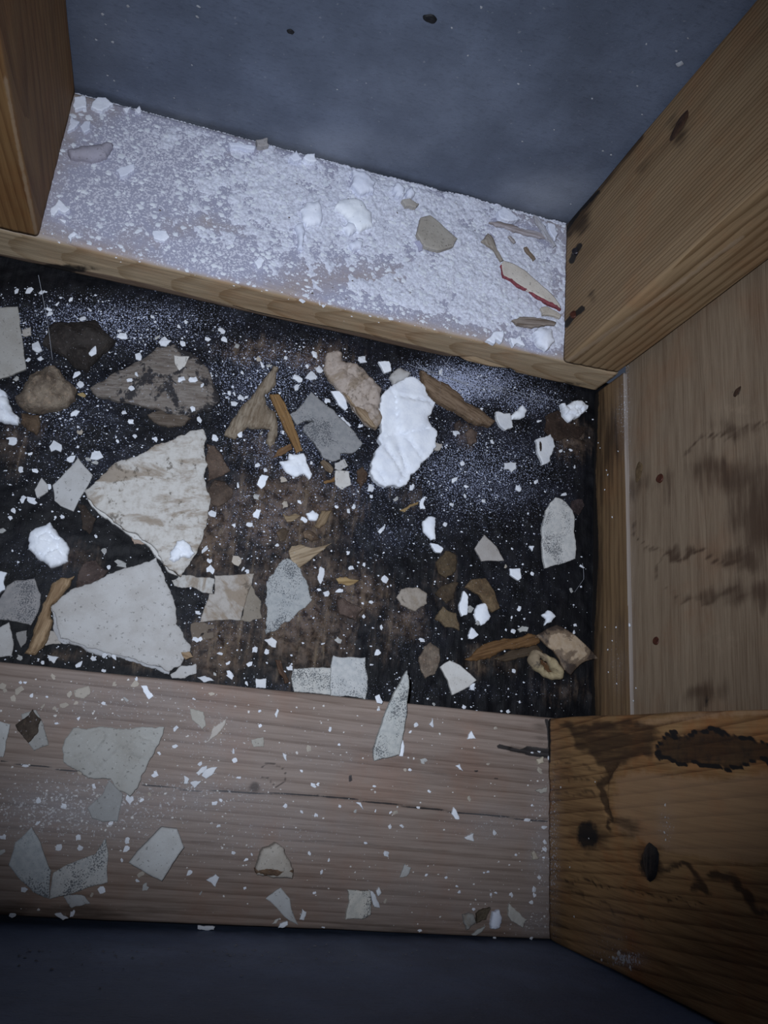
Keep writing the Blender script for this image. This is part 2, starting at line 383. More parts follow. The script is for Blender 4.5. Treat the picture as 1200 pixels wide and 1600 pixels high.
def in_poly(p, poly): return sd_poly(np.asarray(p, float), poly) > 0
def jag(poly, amp, mn, rnd):
    """Break the edges of an outline irregularly."""
    out = []
    def sub(a, b, d):
        l = math.dist(a, b)
        if l < mn or d > 6: out.append(a); return
        nx, ny = -(b[1] - a[1]) / l, (b[0] - a[0]) / l
        k = rnd.uniform(-1, 1) * amp * min(l, 0.012)
        t = rnd.uniform(0.4, 0.6)
        m = (a[0] + (b[0] - a[0]) * t + nx * k, a[1] + (b[1] - a[1]) * t + ny * k)
        sub(a, m, d + 1); sub(m, b, d + 1)
    for k in range(len(poly)): sub(tuple(poly[k]), tuple(poly[(k + 1) % len(poly)]), 0)
    return out
BASES = {'f': 0.0, 'p': TOP}
def piece(name, label, cat, px, where='f', th=1.2, mat='slab', col=(0.5, 0.5, 0.5), lift=0.0, dome=0.0, rough=0.10, relief=0.12,
          group=None, tilt=0.0, tdir=0.0, ridge=0.0, arch=0.0, parent=None, kind=None):
    """A broken piece whose outline px (photo pixels) is laid on the floor ('f') or on the plates ('p'); mm for th, lift."""
    rnd = random.Random(sum(map(ord, name)) % 1000 + int(px[0][0] * 7 + px[0][1]))
    th *= 1e-3; lift *= 1e-3; z0 = BASES[where] + lift
    W = np.array([U(x, y, z0 + th * 0.9)[:2] for x, y in px])
    c = W.mean(0); D = W - c
    ev, evec = np.linalg.eigh(D.T @ D); a = math.atan2(evec[1, 1], evec[0, 1])
    ca, sa = math.cos(a), math.sin(a)
    L = np.stack([D[:, 0] * ca + D[:, 1] * sa, -D[:, 0] * sa + D[:, 1] * ca], 1)
    if 0.5 * np.sum(L[:, 0] * np.roll(L[:, 1], -1) - np.roll(L[:, 0], -1) * L[:, 1]) < 0: L = L[::-1]
    ext = L.max(0) - L.min(0); size = math.sqrt(ext[0] * ext[1])
    out = jag(L.tolist(), rough, max(0.0007, size / 42), rnd)
    n = len(out); O = np.array(out)
    g = max(0.0007, size / (38 if ridge else 22))
    xs = np.arange(L[:, 0].min(), L[:, 0].max(), g); ys = np.arange(L[:, 1].min(), L[:, 1].max(), g)
    G = np.array([(x + rnd.uniform(-.3, .3) * g, y + rnd.uniform(-.3, .3) * g) for x in xs for y in ys]).reshape(-1, 2)
    e = min(0.0005, size * 0.04)
    nb = np.roll(O, -1, 0) - np.roll(O, 1, 0); nb = np.stack([-nb[:, 1], nb[:, 0]], 1) / (np.linalg.norm(nb, axis=1, keepdims=True) + 1e-9)
    ring = O + nb * e
    I = np.concatenate([ring[sd_poly(ring, O) > e * 0.6], G[sd_poly(G, O) > g * 0.55]]) if len(G) else ring
    pts = [Vector(p) for p in np.concatenate([O, I])]
    r = delaunay_2d_cdt(pts, [(k, (k + 1) % n) for k in range(n)], [], 1, 1e-7)
    V = np.array([tuple(v) for v in r[0]]); T = [t for t in r[2]]
    sdv = np.maximum(sd_poly(V, O), 0); sdv[np.abs(sdv) < 1e-6] = 0
    mx = max(sdv.max(), 1e-6); seed = rnd.uniform(0, 50)
    hh = np.empty(len(V))
    FCT = [(L[:, 0].min() + ext[0] * rnd.random(), L[:, 1].min() + ext[1] * rnd.random(), rnd.uniform(-.35, .35), rnd.uniform(-1, 1), rnd.uniform(-1, 1)) for _ in range(11)]
    for k, (x, y) in enumerate(V):
        nz = noise.fractal((x * 130 + seed, y * 130, seed), 1.0, 2.0, 4)
        q = min(sdv[k] / mx, 1.0)
        prof = (1 - dome) + dome * math.sqrt(max(0, 1 - (1 - q) ** 2))
        edge = 1.0 if sdv[k] > e * 0.5 else 0.86
        z = th * prof * edge * (1 + relief * nz)
        if ridge:
            dd = sorted((math.hypot(x - f[0], y - f[1]), q_) for q_, f in enumerate(FCT))
            f = FCT[dd[0][1]]; crack = max(0, 1 - (dd[1][0] - dd[0][0]) / (size * 0.035))
            z += th * ridge * min(1, 4 * q) * (f[2] + (f[3] * (x - f[0]) + f[4] * (y - f[1])) / size * 1.6 - 0.55 * crack)
        if arch: z += th * arch * max(0, 1 - (2 * y / max(ext[1], 1e-6)) ** 2) * min(1, 3 * q)
        if tilt: z += tilt * 1e-3 * ((x * math.cos(tdir - a) + y * math.sin(tdir - a)) / max(ext[0], 1e-6) + 0.5)
        hh[k] = max(z, th * 0.12)
    # outline vertices of the CDT, in order
    idx = {}
    for k, orig in enumerate(r[3]):
        for q in orig:
            if q < n: idx[q] = k
    loop = [idx[q] for q in range(n) if q in idx]
    verts = [(V[k, 0], V[k, 1], hh[k]) for k in range(len(V))]
    b0 = len(verts)
    for q in loop: verts.append((V[q, 0] * 0.992, V[q, 1] * 0.992, 0.0 if not tilt else max(0, hh[q] - th)))
    faces = [tuple(t) for t in T]; m = len(loop)
    for q in range(m):
        q2 = (q + 1) % m
        if loop[q] != loop[q2]: faces.append((loop[q2], loop[q], b0 + q, b0 + q2))
    faces.append(tuple(b0 + q for q in range(m))[::-1])
    me = bpy.data.meshes.new(name); me.from_pydata(verts, [], faces); me.update()
    sm = np.zeros(len(faces), bool); sm[:len(T)] = True; me.polygons.foreach_set('use_smooth', sm)
    o = link(name, me, M[mat], (c[0], c[1], z0), a, parent)
    o.color = (*col, 1)
    tag(o, label, cat if parent is None else None, group, kind)
    return o

# ------------------------------------------------------------------ the setting: floor and the two wall boards
def setting_grid(name, A, B, C, D, nu, nv, mat, attrs, disp=0.0, seed=0.0, label=None):
    A, B, C, D = map(np.array, (A, B, C, D))
    u = np.linspace(0, 1, nu)[:, None, None]; v = np.linspace(0, 1, nv)[None, :, None]
    P = (A * (1 - u) * (1 - v) + B * u * (1 - v) + C * u * v + D * (1 - u) * v).reshape(-1, 3)
    px = PX(P); at = {k: fn(px, P) for k, fn in attrs.items()}
    if disp:
        n = np.cross(B - A, D - A); n = n / np.linalg.norm(n)
        d = fbm(P, 140, seed, 4) * disp
        if 'brown' in at: d = d + np.clip(at['brown'], 0, 1) * (0.0005 + 0.0011 * fbm(P, 330, seed + 9, 3))
        P = P + n * np.minimum(d, 0.0012)[:, None]
    base = P.mean(0)
    o = link(name, grid_mesh(name, P - base, nu, nv, at), mat, tuple(base)); o['kind'] = 'structure'
    if label: o['label'] = label
    return o
BROWN = [(450,800,110,80,1.0),(470,980,90,90,1.0),(345,1010,60,60,1.0),(560,930,60,45,.95),(400,705,80,40,.55),(20,700,45,60,.6),
         (330,830,55,90,.95),(630,975,45,40,.8),(770,1035,90,30,.55),(895,685,35,38,.85),(690,920,40,70,.5),(400,550,80,25,.75),(500,560,60,30,.8),
         (640,770,40,40,.45),(130,870,40,30,.6),(235,1035,60,15,.7),(600,1010,40,50,.5),(730,680,25,30,.6),(470,900,120,60,.75),(280,650,50,20,.4),
         (880,1085,60,35,.5),(60,670,40,30,.5),(110,1025,60,15,.6),(540,800,40,40,.6),(300,760,30,40,.5)]
FDUST = [(180,500,220,60,.72),(110,640,130,90,.45),(420,590,160,80,.62),(450,690,150,90,.55),(740,740,150,90,.70),(715,600,120,40,1.15),(820,625,70,30,.8),
         (560,760,120,60,.5),(620,830,110,50,.42),(400,800,110,90,.40),(500,930,160,80,.28),(330,960,70,70,.28),(150,720,160,60,.35),(880,760,40,60,.30),
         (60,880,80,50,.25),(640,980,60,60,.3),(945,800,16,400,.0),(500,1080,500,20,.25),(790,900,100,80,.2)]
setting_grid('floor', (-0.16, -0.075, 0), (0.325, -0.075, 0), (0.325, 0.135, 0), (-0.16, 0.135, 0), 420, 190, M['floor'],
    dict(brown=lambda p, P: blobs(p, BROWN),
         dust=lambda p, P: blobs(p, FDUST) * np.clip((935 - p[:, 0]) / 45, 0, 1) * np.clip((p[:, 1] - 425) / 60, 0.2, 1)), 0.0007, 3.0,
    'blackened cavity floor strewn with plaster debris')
YB, YF = 0.2162, -0.1635
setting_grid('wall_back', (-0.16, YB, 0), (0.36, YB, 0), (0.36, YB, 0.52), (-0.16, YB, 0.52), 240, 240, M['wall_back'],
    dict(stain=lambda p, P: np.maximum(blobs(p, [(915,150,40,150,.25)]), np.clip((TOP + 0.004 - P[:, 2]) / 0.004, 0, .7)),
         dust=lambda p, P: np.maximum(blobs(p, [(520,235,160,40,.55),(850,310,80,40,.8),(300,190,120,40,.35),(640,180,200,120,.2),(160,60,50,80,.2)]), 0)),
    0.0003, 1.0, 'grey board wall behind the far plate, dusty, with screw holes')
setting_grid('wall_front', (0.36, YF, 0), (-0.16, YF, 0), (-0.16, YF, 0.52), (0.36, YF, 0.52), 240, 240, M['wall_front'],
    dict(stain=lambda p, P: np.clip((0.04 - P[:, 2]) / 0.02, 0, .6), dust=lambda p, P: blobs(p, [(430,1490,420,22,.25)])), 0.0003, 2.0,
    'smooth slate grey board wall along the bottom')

# ------------------------------------------------------------------ timbers
def up(P, z): return np.array([P[0], P[1], z])
def ext(A, B, d):
    A = np.array(A); B = np.array(B); return A + (A - B) / np.linalg.norm(A - B) * d
# far plate
fl, fr = U(60, 371, TOP), U(967, 583, TOP); bl, br_ = U(115, 153, TOP), U(885, 346, TOP)
fl2 = ext(fl, fr, 0.15); bl2 = ext(bl, br_, 0.15); br2 = ext(br_, bl, 0.0365)
bl2[1] = max(bl2[1], YB - 0.001); br2[1] = YB - 0.0002
def rect(front, back): return [up(front, 0.0006), up(front, TOP), up(back, TOP), up(back, 0.0006)]
PDUST = [(560,330,260,110,1.0),(760,420,150,110,1.05),(420,290,160,90,.95),(250,230,170,90,.95),(180,310,160,100,.85),(270,280,120,90,.9),(350,400,200,60,.85),(600,470,180,45,.75),(840,520,60,50,1.0)]
def far_dust(p, P, n):
    # powder lies on the flat top and thins out towards the eased front edge
    fe = d_line(p, [(60, 371), (440, 467), (880, 566)])
    return blobs(p, PDUST) * np.clip(n[:, 2] * 2.2 - 0.9, 0, 1) * np.clip(0.62 + fe / 45, 0, 1) * np.clip((905 - p[:, 0]) / 15, 0, 1)
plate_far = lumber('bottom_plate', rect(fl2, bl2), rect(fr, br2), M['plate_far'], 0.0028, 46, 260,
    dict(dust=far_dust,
         black=lambda p, P, n: np.maximum(blobs(p, [(40,420,110,9,1.0),(250,476,110,8,.7),(520,540,80,6,.8),(870,600,70,7,.55)]) * (n[:, 2] < 0.4), np.maximum(np.clip((0.0022 - P[:, 2]) / 0.002, 0, 1), np.clip(1.2 - np.abs(P[:, 2] - 0.0068 - 0.0018 * np.sin(P[:, 0] * 41)) / 0.0009, 0, 1) * blobs(p, [(430,510,260,60,.8)]))),  # black paints the shadow gap under the plate along its foot, plus a crack
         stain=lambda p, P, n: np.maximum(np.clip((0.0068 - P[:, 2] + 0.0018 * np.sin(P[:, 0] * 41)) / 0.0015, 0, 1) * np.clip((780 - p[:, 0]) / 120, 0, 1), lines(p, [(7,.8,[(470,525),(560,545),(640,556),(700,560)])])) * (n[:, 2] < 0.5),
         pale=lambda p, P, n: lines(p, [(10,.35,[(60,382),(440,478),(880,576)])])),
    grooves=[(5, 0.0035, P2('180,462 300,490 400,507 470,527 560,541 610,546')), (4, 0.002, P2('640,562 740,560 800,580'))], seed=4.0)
tag(plate_far, 'far pine bottom plate heaped with white plaster powder', 'plate', None, 'thing')
# near plate
a0, a1 = U(0, 1034, TOP), U(856, 1121, TOP); b0_, b1_ = U(0, 1431, TOP), U(858, 1468, TOP)
a2, b2 = ext(a0, a1, 0.13), ext(b0_, b1_, 0.13); a3, b3 = ext(a1, a0, 0.045), ext(b1_, b0_, 0.045)
NDUST = [(120,1265,170,55,.75),(300,1245,150,40,.5),(200,1100,200,50,.35),(330,1150,90,60,.35),(845,1330,22,130,.45),(770,1290,70,30,.35),(500,1180,250,60,.2),(640,1400,200,50,.2),(840,1440,40,30,.5),(400,1300,200,60,.3)]
plate_near = lumber('bottom_plate', [up(b2, 0.0006), up(b2, TOP), up(a2, TOP), up(a2, 0.0006)], [up(b3, 0.0006), up(b3, TOP), up(a3, TOP), up(a3, 0.0006)],
    M['plate_near'], 0.0015, 110, 330,
    dict(dust=lambda p, P, n: blobs(p, NDUST) * (n[:, 2] > 0.5),
         black=lambda p, P, n: np.maximum(lines(p, [(2.2,.8,P2('0,1190 60,1197 160,1213 230,1227 300,1235 420,1240 500,1243 620,1258 720,1270 790,1277 855,1284')),(4,.95,P2('780,1166 815,1174 856,1180')),(9,1,P2('825,1173 862,1178')),
                       (3,.9,P2('854,1125 858,1150 860,1180'))]), polys(p, [(3,1.0,P2('546,1211 550,1210 551,1221 546,1222')),(3,.8,P2('740,1204 748,1203 747,1206 741,1207')),(3,.7,P2('772,1214 780,1216 778,1219 773,1218'))])),
         stain=lambda p, P, n: np.maximum.reduce([blobs(p, [(398,1229,9,8,1.0),(100,1425,260,16,.55),(600,1452,300,14,.45),(845,1150,20,40,.45),(20,1420,60,20,.7)]),
                       lines(p, [(1.6,.9,P2('408,1212 408,1200 415,1193 430,1194 442,1202 448,1212 444,1222 432,1229 424,1222 418,1214 409,1214')),(3,.4,P2('460,1192 600,1200 740,1216')),(3,.4,P2('300,1315 500,1314 640,1325 800,1340')),(2.5,.35,P2('250,1285 560,1290')),(2.5,.35,P2('400,1130 640,1156 860,1190'))])]),
         pale=lambda p, P, n: blobs(p, [(340,1140,20,25,.5),(130,1085,60,15,.3),(430,1060,440,10,.3)])),
    grooves=[(2.4, 0.0016, P2('0,1190 60,1197 160,1213 230,1227 300,1235 420,1240 500,1243 620,1258 720,1270 790,1277 855,1284')), (5, 0.003, P2('800,1170 830,1175 862,1180')),
             (1.8, 0.0006, P2('60,1060 300,1080 640,1110 800,1130'))], seed=8.0)
tag(plate_near, 'near pinkish fir bottom plate with a long crack and scattered chips', 'plate', None, 'thing')
# studs
H = 0.50
def stud_section(c, z): return [up(q, z) for q in c]
rs = [U(885, 347, TOP), U(880, 566, TOP), U(967, 583, TOP)]; rs.append(rs[2] + (rs[0] - rs[1]) * np.array([1, 1, 0])); rs[0][1] = rs[3][1] = YB - 0.0004
stud_right = lumber('pine_stud', stud_section(rs, TOP + 0.0002), stud_section(rs, H), M['stud_right'], 0.0022, 60, 240,
    dict(black=lambda p, P, n: lines(p, [(5,.7,P2('884,360 905,330 935,300')),(6,.8,P2('893,408 897,398 906,384')),(6,.8,P2('884,508 895,494 910,482'))]),
         stain=lambda p, P, n: np.maximum.reduce([blobs(p, [(1060,205,18,32,.7),(905,345,22,26,.8),(925,462,8,14,.6),(1150,310,40,40,.25)]), lines(p, [(9,.7,P2('888,365 930,300 1000,215')),(14,.35,P2('1000,265 1080,190'))])]),
         pale=lambda p, P, n: lines(p, [(5,.7,P2('884,566 1010,480 1160,370')),(2.2,.9,P2('893,335 960,255 1050,140 1165,2'))])), seed=2.0)
tag(stud_right, 'amber pine stud standing on the right end of the far plate', 'stud', None, 'thing')
ls = [U(115, 153, TOP), U(60, 371, TOP)]; dl = np.array([-0.038, 0, 0]); ls = [ls[0], ls[1], ls[1] + dl, ls[0] + dl]; ls[0][1] = ls[3][1] = YB - 0.0004
stud_left = lumber('pine_stud', stud_section(ls, TOP + 0.0002), stud_section(ls, H), M['stud_left'], 0.002, 40, 200,
    dict(stain=lambda p, P, n: blobs(p, [(60,60,60,80,.25)]), pale=lambda p, P, n: lines(p, [(4,.8,P2('58,371 30,240 8,120'))])), seed=5.0)
tag(stud_left, 'orange pine stud at the left end of the far plate', 'stud', None, 'thing')
ns = [U(857, 1121, TOP), U(858, 1468, TOP)]; dn = np.array([0.038, 0, 0]); ns = [ns[0], ns[1], ns[1] + dn, ns[0] + dn]; ns[1][1] = ns[2][1] = YF + 0.0006
OVAL = P2('1022,1168 1035,1151 1051,1145 1080,1138 1110,1138 1145,1147 1165,1143 1200,1160 1260,1165 1260,1190 1200,1197 1165,1197 1126,1203 1100,1200 1064,1195 1041,1187 1028,1177')
def ragged(p, poly):
    sd = sd_poly(p, poly); m = np.abs(sd) < 40; r = sd.copy()
    r[m] += 11 * fbm(np.concatenate([p[m] / 1000, np.zeros((m.sum(), 1))], 1), 42, 5.0, 3)
    return r
stud_near = lumber('pine_stud', stud_section(ns, TOP + 0.0002), stud_section(ns, H), M['stud_near'], 0.0015, 90, 300,
    dict(black=lambda p, P, n: np.maximum.reduce([np.clip(1.15 - np.abs(ragged(p, OVAL) - 3) / 4.0, 0, 1), 0.40 * np.clip(0.5 + ragged(p, OVAL) / 4, 0, 1),
                      blobs(p, [(918,1305,20,26,.85),(1013,1350,20,30,.8)]), lines(p, [(4,.7,P2('858,1120 858,1190'))])]),
         stain=lambda p, P, n: (lambda p0, p: np.maximum.reduce([0.85 * np.clip(0.5 + ragged(p0, OVAL) / 5, 0, 1), polys(p, [(14,.75,P2('862,1125 900,1135 1000,1125 1040,1140 1020,1165 1030,1185 980,1195 950,1210 935,1185 905,1170 890,1150'))]),
                      lines(p, [(8,1.0,P2('962,1195 948,1215 944,1240 948,1262 955,1280 948,1300')),(9,.8,P2('1020,1350 1068,1352 1085,1375 1100,1395')),(10,.85,P2('1110,1368 1150,1380 1168,1400 1200,1435 1260,1480')),
                                (3,.7,P2('890,1370 960,1380 1000,1400 1100,1410')),(2.4,.55,P2('865,1190 940,1200')),(2.4,.55,P2('866,1215 945,1220')),(2.4,.55,P2('868,1240 940,1243')),(2.4,.5,P2('870,1345 930,1362 960,1395')),(2.4,.5,P2('866,1375 930,1410 960,1430 1080,1440'))]),
                      blobs(p, [(920,1310,34,40,.6),(1015,1350,34,40,.6),(870,1430,40,90,.45),(980,1290,40,16,.6),(1050,1560,140,60,.3),(890,1200,50,90,.4),(880,1400,40,80,.45)])]))(p, warp(p, 16, 34)),
         pale=lambda p, P, n: np.maximum(polys(p, [(22,.85,P2('962,1215 1000,1203 1060,1212 1120,1215 1200,1205 1260,1200 1260,1330 1180,1352 1120,1345 1060,1335 1010,1318 965,1300 958,1255'))]), lines(p, [(9,.6,P2('1000,1130 1100,1118 1200,1112'))])),
         dust=lambda p, P, n: blobs(p, [(864,1330,12,140,.35),(955,1480,45,55,.2),(1040,1290,14,40,.25),(980,1500,30,12,.6)])),
    grooves=[(4, 0.0016, P2('962,1195 948,1215 944,1240 948,1262 955,1285')), (2.2, 0.0006, P2('866,1215 945,1220')), (2.2, 0.0006, P2('868,1240 940,1243')), (2.2, 0.0006, P2('865,1190 940,1200')), (2.5, 0.0007, P2('890,1370 960,1380 1000,1400 1100,1410'))],
    rough=0.0005, seed=11.0)
tag(stud_near, 'water-stained pine stud on the near plate with a dark oval stain', 'stud', None, 'thing')
# end boards: a low strip on the floor and a plywood face above it
XS = 0.309
s0, s1 = U(935, 625, 0), U(946, 1118, 0); t0, t1 = U(975, 598, XS, 0), U(985, 1112, XS, 0)
s0b, s1b = ext(s0, s1, 0.02), ext(s1, s0, 0.02); t0b, t1b = ext(t0, t1, 0.02), ext(t1, t0, 0.02)
for q in (s0b, s1b): q[0] = min(q[0], XS)
XP = XS + 0.0019
def strip_sec(s, t): return [up(s, -0.001), t, np.array([XS + 0.012, t[1], t[2]]), np.array([XS + 0.012, s[1], -0.001])]
fr_end = U(967, 583, TOP)
ya, yb = -0.0640, 0.1262
def at_y(A, B, y): return A + (B - A) * ((y - A[1]) / (B[1] - A[1]))
S0, S1, T0, T1 = at_y(s0b, s1b, yb), at_y(s0b, s1b, ya), at_y(t0b, t1b, yb), at_y(t0b, t1b, ya)
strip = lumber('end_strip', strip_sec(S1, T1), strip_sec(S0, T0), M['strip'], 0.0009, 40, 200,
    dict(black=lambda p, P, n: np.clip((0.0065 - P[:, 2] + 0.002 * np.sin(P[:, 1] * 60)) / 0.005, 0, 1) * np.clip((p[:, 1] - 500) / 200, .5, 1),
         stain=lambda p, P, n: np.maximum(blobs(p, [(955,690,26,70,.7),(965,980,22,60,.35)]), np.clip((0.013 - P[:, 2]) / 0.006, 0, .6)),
         dust=lambda p, P, n: np.maximum(blobs(p, [(975,640,14,60,.3),(965,1040,20,60,.2)]), 0.0 * n[:, 2]),
         pale=lambda p, P, n: 1.6 * (n[:, 2] > 0.4)), seed=14.0)
tag(strip, 'low brown wooden strip along the right edge of the floor', 'board', None, 'thing')
zb = min(T0[2], T1[2]) - 0.002
def panel_sec(y): return [np.array([XP, y, zb]), np.array([XP, y, 0.46]), np.array([XP + 0.011, y, 0.46]), np.array([XP + 0.011, y, zb])]
panel = lumber('plywood_panel', panel_sec(-0.064), panel_sec(0.170), M['panel'], 0.0006, 110, 170,
    dict(stain=lambda p, P, n: (lambda p: 1.3 * np.maximum.reduce([blobs(p, [(1150,745,90,40,.55),(1190,800,60,90,.6),(1160,670,70,18,.45),(1110,930,60,14,.45),(1180,930,60,30,.5),(1100,1090,45,30,.55),(1160,870,60,30,.5),(1060,860,70,9,.4),(1000,760,20,30,.45),(1032,760,16,24,.4)]),
                  lines(p, [(5,.6,P2('1030,868 1045,862 1060,870 1085,866 1095,860 1105,880 1140,885 1160,872')),(4,.5,P2('1070,945 1085,935 1110,942 1140,925 1180,935')),(4,.5,P2('1075,710 1110,690 1150,670 1200,655')),(3,.45,P2('1000,800 1010,860 1030,910')),(2.5,.4,P2('1045,890 1065,930 1072,945'))])]))(warp(p, 26, 60)),
         black=lambda p, P, n: blobs(p, [(1105,1095,14,22,.5),(1152,612,9,6,.8),(1190,715,20,10,.35)]),
         pale=lambda p, P, n: blobs(p, [(1150,640,40,12,.5),(1020,650,40,80,.25),(1130,1000,60,40,.35)]),
         dust=lambda p, P, n: np.clip((zb + 0.012 - P[:, 2]) / 0.012, 0, 1) * .3), rough=0.0003, seed=17.0)
tag(panel, 'stained plywood panel closing the right end of the cavity', 'panel', None, 'thing')

# ------------------------------------------------------------------ knots, nails and screws: parts set into the boards
def plane_pt(x, y, ax, v): return U(x, y, v, ax)
def knob(name, parent, c, axis_n, along, a, b, h, mat, label=None, ribs=0.0, seg=18, rings=6, sink=0.0, dish=0.0):
    """An oval boss or plug (half axes a, b) rising h out of a face with normal axis_n; long axis 'along'."""
    n = np.array(axis_n, float); u = np.array(along, float); u -= n * (u @ n); u /= np.linalg.norm(u); v = np.cross(n, u)
    vs = [(0, 0, h * (1 - dish))]; fs = []
    for r in range(1, rings + 1):
        t = r / rings
        for k in range(seg):
            an = 2 * math.pi * k / seg; rr = t * (1 + 0.07 * math.sin(3 * an + a * 9e3) + 0.05 * math.sin(5 * an))
            x, y = a * rr * math.cos(an), b * rr * math.sin(an)
            z = h * math.sqrt(max(0, 1 - t * t)) * (1 - dish * (1 - t)) - (sink if r == rings else 0)
            if ribs: z += ribs * math.sin(y / b * 14) * (1 - t)
            vs.append((x, y, z))
    for k in range(seg): fs.append((0, 1 + k, 1 + (k + 1) % seg))
    for r in range(rings - 1):
        for k in range(seg):
            p = 1 + r * seg; k2 = (k + 1) % seg
            fs.append((p + k, p + seg + k, p + seg + k2, p + k2))
    P = [tuple(u * x + v * y + n * z) for x, y, z in vs]
    me = bpy.data.meshes.new(name); me.from_pydata(P, [], fs); me.update(); me.polygons.foreach_set('use_smooth', np.ones(len(fs), bool))
    o = link(name, me, mat, tuple(c), 0, parent)
    if label: o['label'] = label
    return o
def nail(parent, c, d, r, l, mat, label=None):
    """A driven nail: a shaft and a flat head, running along d."""
    d = np.array(d, float); d /= np.linalg.norm(d); u = np.cross(d, (0.3, 0.1, 0.9)); u /= np.linalg.norm(u); v = np.cross(d, u)
    prof = [(0, -l), (r * .45, -l), (r * .45, -l * .12), (r, -l * .10), (r * 1.02, 0), (r * .85, l * .03), (0, l * .04)]; seg = 12
    vs, fs = [], []
    for pr, z in prof:
        for k in range(seg): vs.append(tuple(u * pr * math.cos(2 * math.pi * k / seg) + v * pr * math.sin(2 * math.pi * k / seg) + d * z))
    for r_ in range(len(prof) - 1):
        for k in range(seg): fs.append((r_ * seg + k, r_ * seg + (k + 1) % seg, (r_ + 1) * seg + (k + 1) % seg, (r_ + 1) * seg + k))
    me = bpy.data.meshes.new('nail'); me.from_pydata(vs, [], fs); me.update()
    o = link('nail', me, mat, tuple(c), 0, parent)
    if label: o['label'] = label
    return o
xr_ = float((rs[0][0] + rs[1][0]) / 2); xn_ = float((ns[0][0] + ns[1][0]) / 2)
NX = (-1, 0, 0)
knob('knot', stud_right, plane_pt(1062, 196, 0, xr_), NX, (0, 0.35, 1), 0.0075, 0.0034, 0.0011, M['knot'], 'dark oval knot', dish=.4)
nail(stud_right, plane_pt(901, 392, 0, xr_) + np.array([-0.0006, 0, 0]), (-0.62, 0.10, 0.78), 0.0022, 0.012, M['darknail'], 'dark toe nail')
nail(stud_right, plane_pt(898, 491, 0, xr_) + np.array([-0.0006, 0, 0]), (-0.62, 0.10, 0.78), 0.0022, 0.012, M['rust'], 'rusty red toe nail')
knob('knot', stud_near, plane_pt(1017, 1346, 0, xn_), NX, (0, 1, 0.1), 0.0068, 0.0050, 0.0011, M['tarknot'], 'glossy black knot', ribs=.0003)
knob('knot', panel, plane_pt(998, 737, 0, XP), NX, (0, 1, 0.25), 0.0055, 0.0033, 0.0006, M['palebrown_knot'], 'small round brown knot', dish=.5)
knob('knot', panel, plane_pt(1152, 612, 0, XP), NX, (0, .5, 1), 0.0030, 0.0016, 0.0006, M['knot'], dish=.5)
nail(panel, plane_pt(1032, 747, 0, XP) + np.array([-0.0004, 0, 0]), (-1, 0.2, 0.3), 0.0024, 0.010, M['rust'], 'rusty nail head')
nail(panel, plane_pt(1026, 1001, 0, XP) + np.array([-0.0004, 0, 0]), (-1, 0.2, 0.3), 0.0020, 0.010, M['rust'], 'rusty nail head')
for x, y, r in ((672, 29, .0052), (454, 49, .0028)):
    knob('screw_head', bpy.data.objects['wall_back'], plane_pt(x, y, 1, YB - 0.0002), (0, -1, 0), (1, 0, 0), r * .62, r * .42, 0.0012, M['screw'], 'black screw head', dish=.7)

# ------------------------------------------------------------------ the larger debris, piece by piece
WH = (0.80, 0.82, 0.86); TAN = (0.40, 0.37, 0.34); GR = (0.33, 0.335, 0.345); CR = (0.56, 0.54, 0.51); PG = (0.46, 0.45, 0.44); BRN = (0.115, 0.078, 0.05); DBR = (0.05, 0.036, 0.028)
OR = (0.25, 0.145, 0.06); BUFF = (0.36, 0.26, 0.165); PW = (0.64, 0.645, 0.66)
def D(name, label, px, **k):
    cat = {'plaster_fragment': 'plaster', 'plaster_lump': 'plaster', 'plaster_chip': 'plaster', 'wood_splinter': 'wood', 'rotten_wood': 'wood', 'stone': 'stone',
           'paper_scrap': 'paper', 'bark_flake': 'bark', 'wood_lath': 'wood', 'twig': 'twig'}[name]
    return piece(name, label, cat, P2(px), kind='thing', **k)
# --- on the black floor, left
D('plaster_fragment', 'flat taupe plaster slab cut by the left edge below the far plate', '-30,482 28,479 35,529 41,576 16,587 -30,600', th=1.6, col=(0.36, 0.345, 0.32), rough=.03, relief=.04)
D('stone', 'dark flat stone sprinkled with white flecks, behind the brown stone', '72,505 88,495 149,492 165,513 181,524 149,556 136,573 117,567 91,545 64,529', th=9, mat='stone', col=(0.045, 0.038, 0.034), dome=.75, relief=.3)
D('stone', 'rough brown stone resting beside the taupe slab', '20,612 53,572 80,563 96,577 119,599 117,615 103,627 75,633 48,636 27,625', th=11, mat='stone', col=(0.25, 0.20, 0.15), dome=.7, relief=.45)
D('rotten_wood', 'broad grey rotted wood slab with black patches and a pointed left tip', '140,604 190,575 232,552 245,540 272,535 300,548 322,570 345,625 330,640 305,643 290,648 262,645 235,635 190,625 150,617', th=5, mat='rot', col=(0.20, 0.175, 0.155), dome=.45, relief=.3)
D('wood_splinter', 'striped grey wood splinter under the broad rotted slab', '230,646 250,639 290,646 300,652 290,662 270,666 240,658', th=3, mat='fibre', col=(0.13, 0.105, 0.085), dome=.5)
D('plaster_chip', 'beige triangular chip lying on the broad rotted slab', '272,555 296,557 289,572 280,579 273,567', lift=4.6, th=1, col=CR, rough=.03)
D('plaster_lump', 'white crumpled lump cut by the left edge beside the brown stone', '-14,600 0,604 8,609 13,628 29,649 27,660 16,659 -14,655', th=5, mat='white', col=WH, dome=.7, ridge=.3)
D('bark_flake', 'small brown bark flake under the left white lump', '32,644 61,647 63,663 57,679 43,671 32,660', th=2.5, mat='stone', col=BRN, dome=.5)
D('plaster_chip', 'tiny tan chip beside the taupe slab', '35,515 48,511 49,523 36,525', th=1, col=TAN)
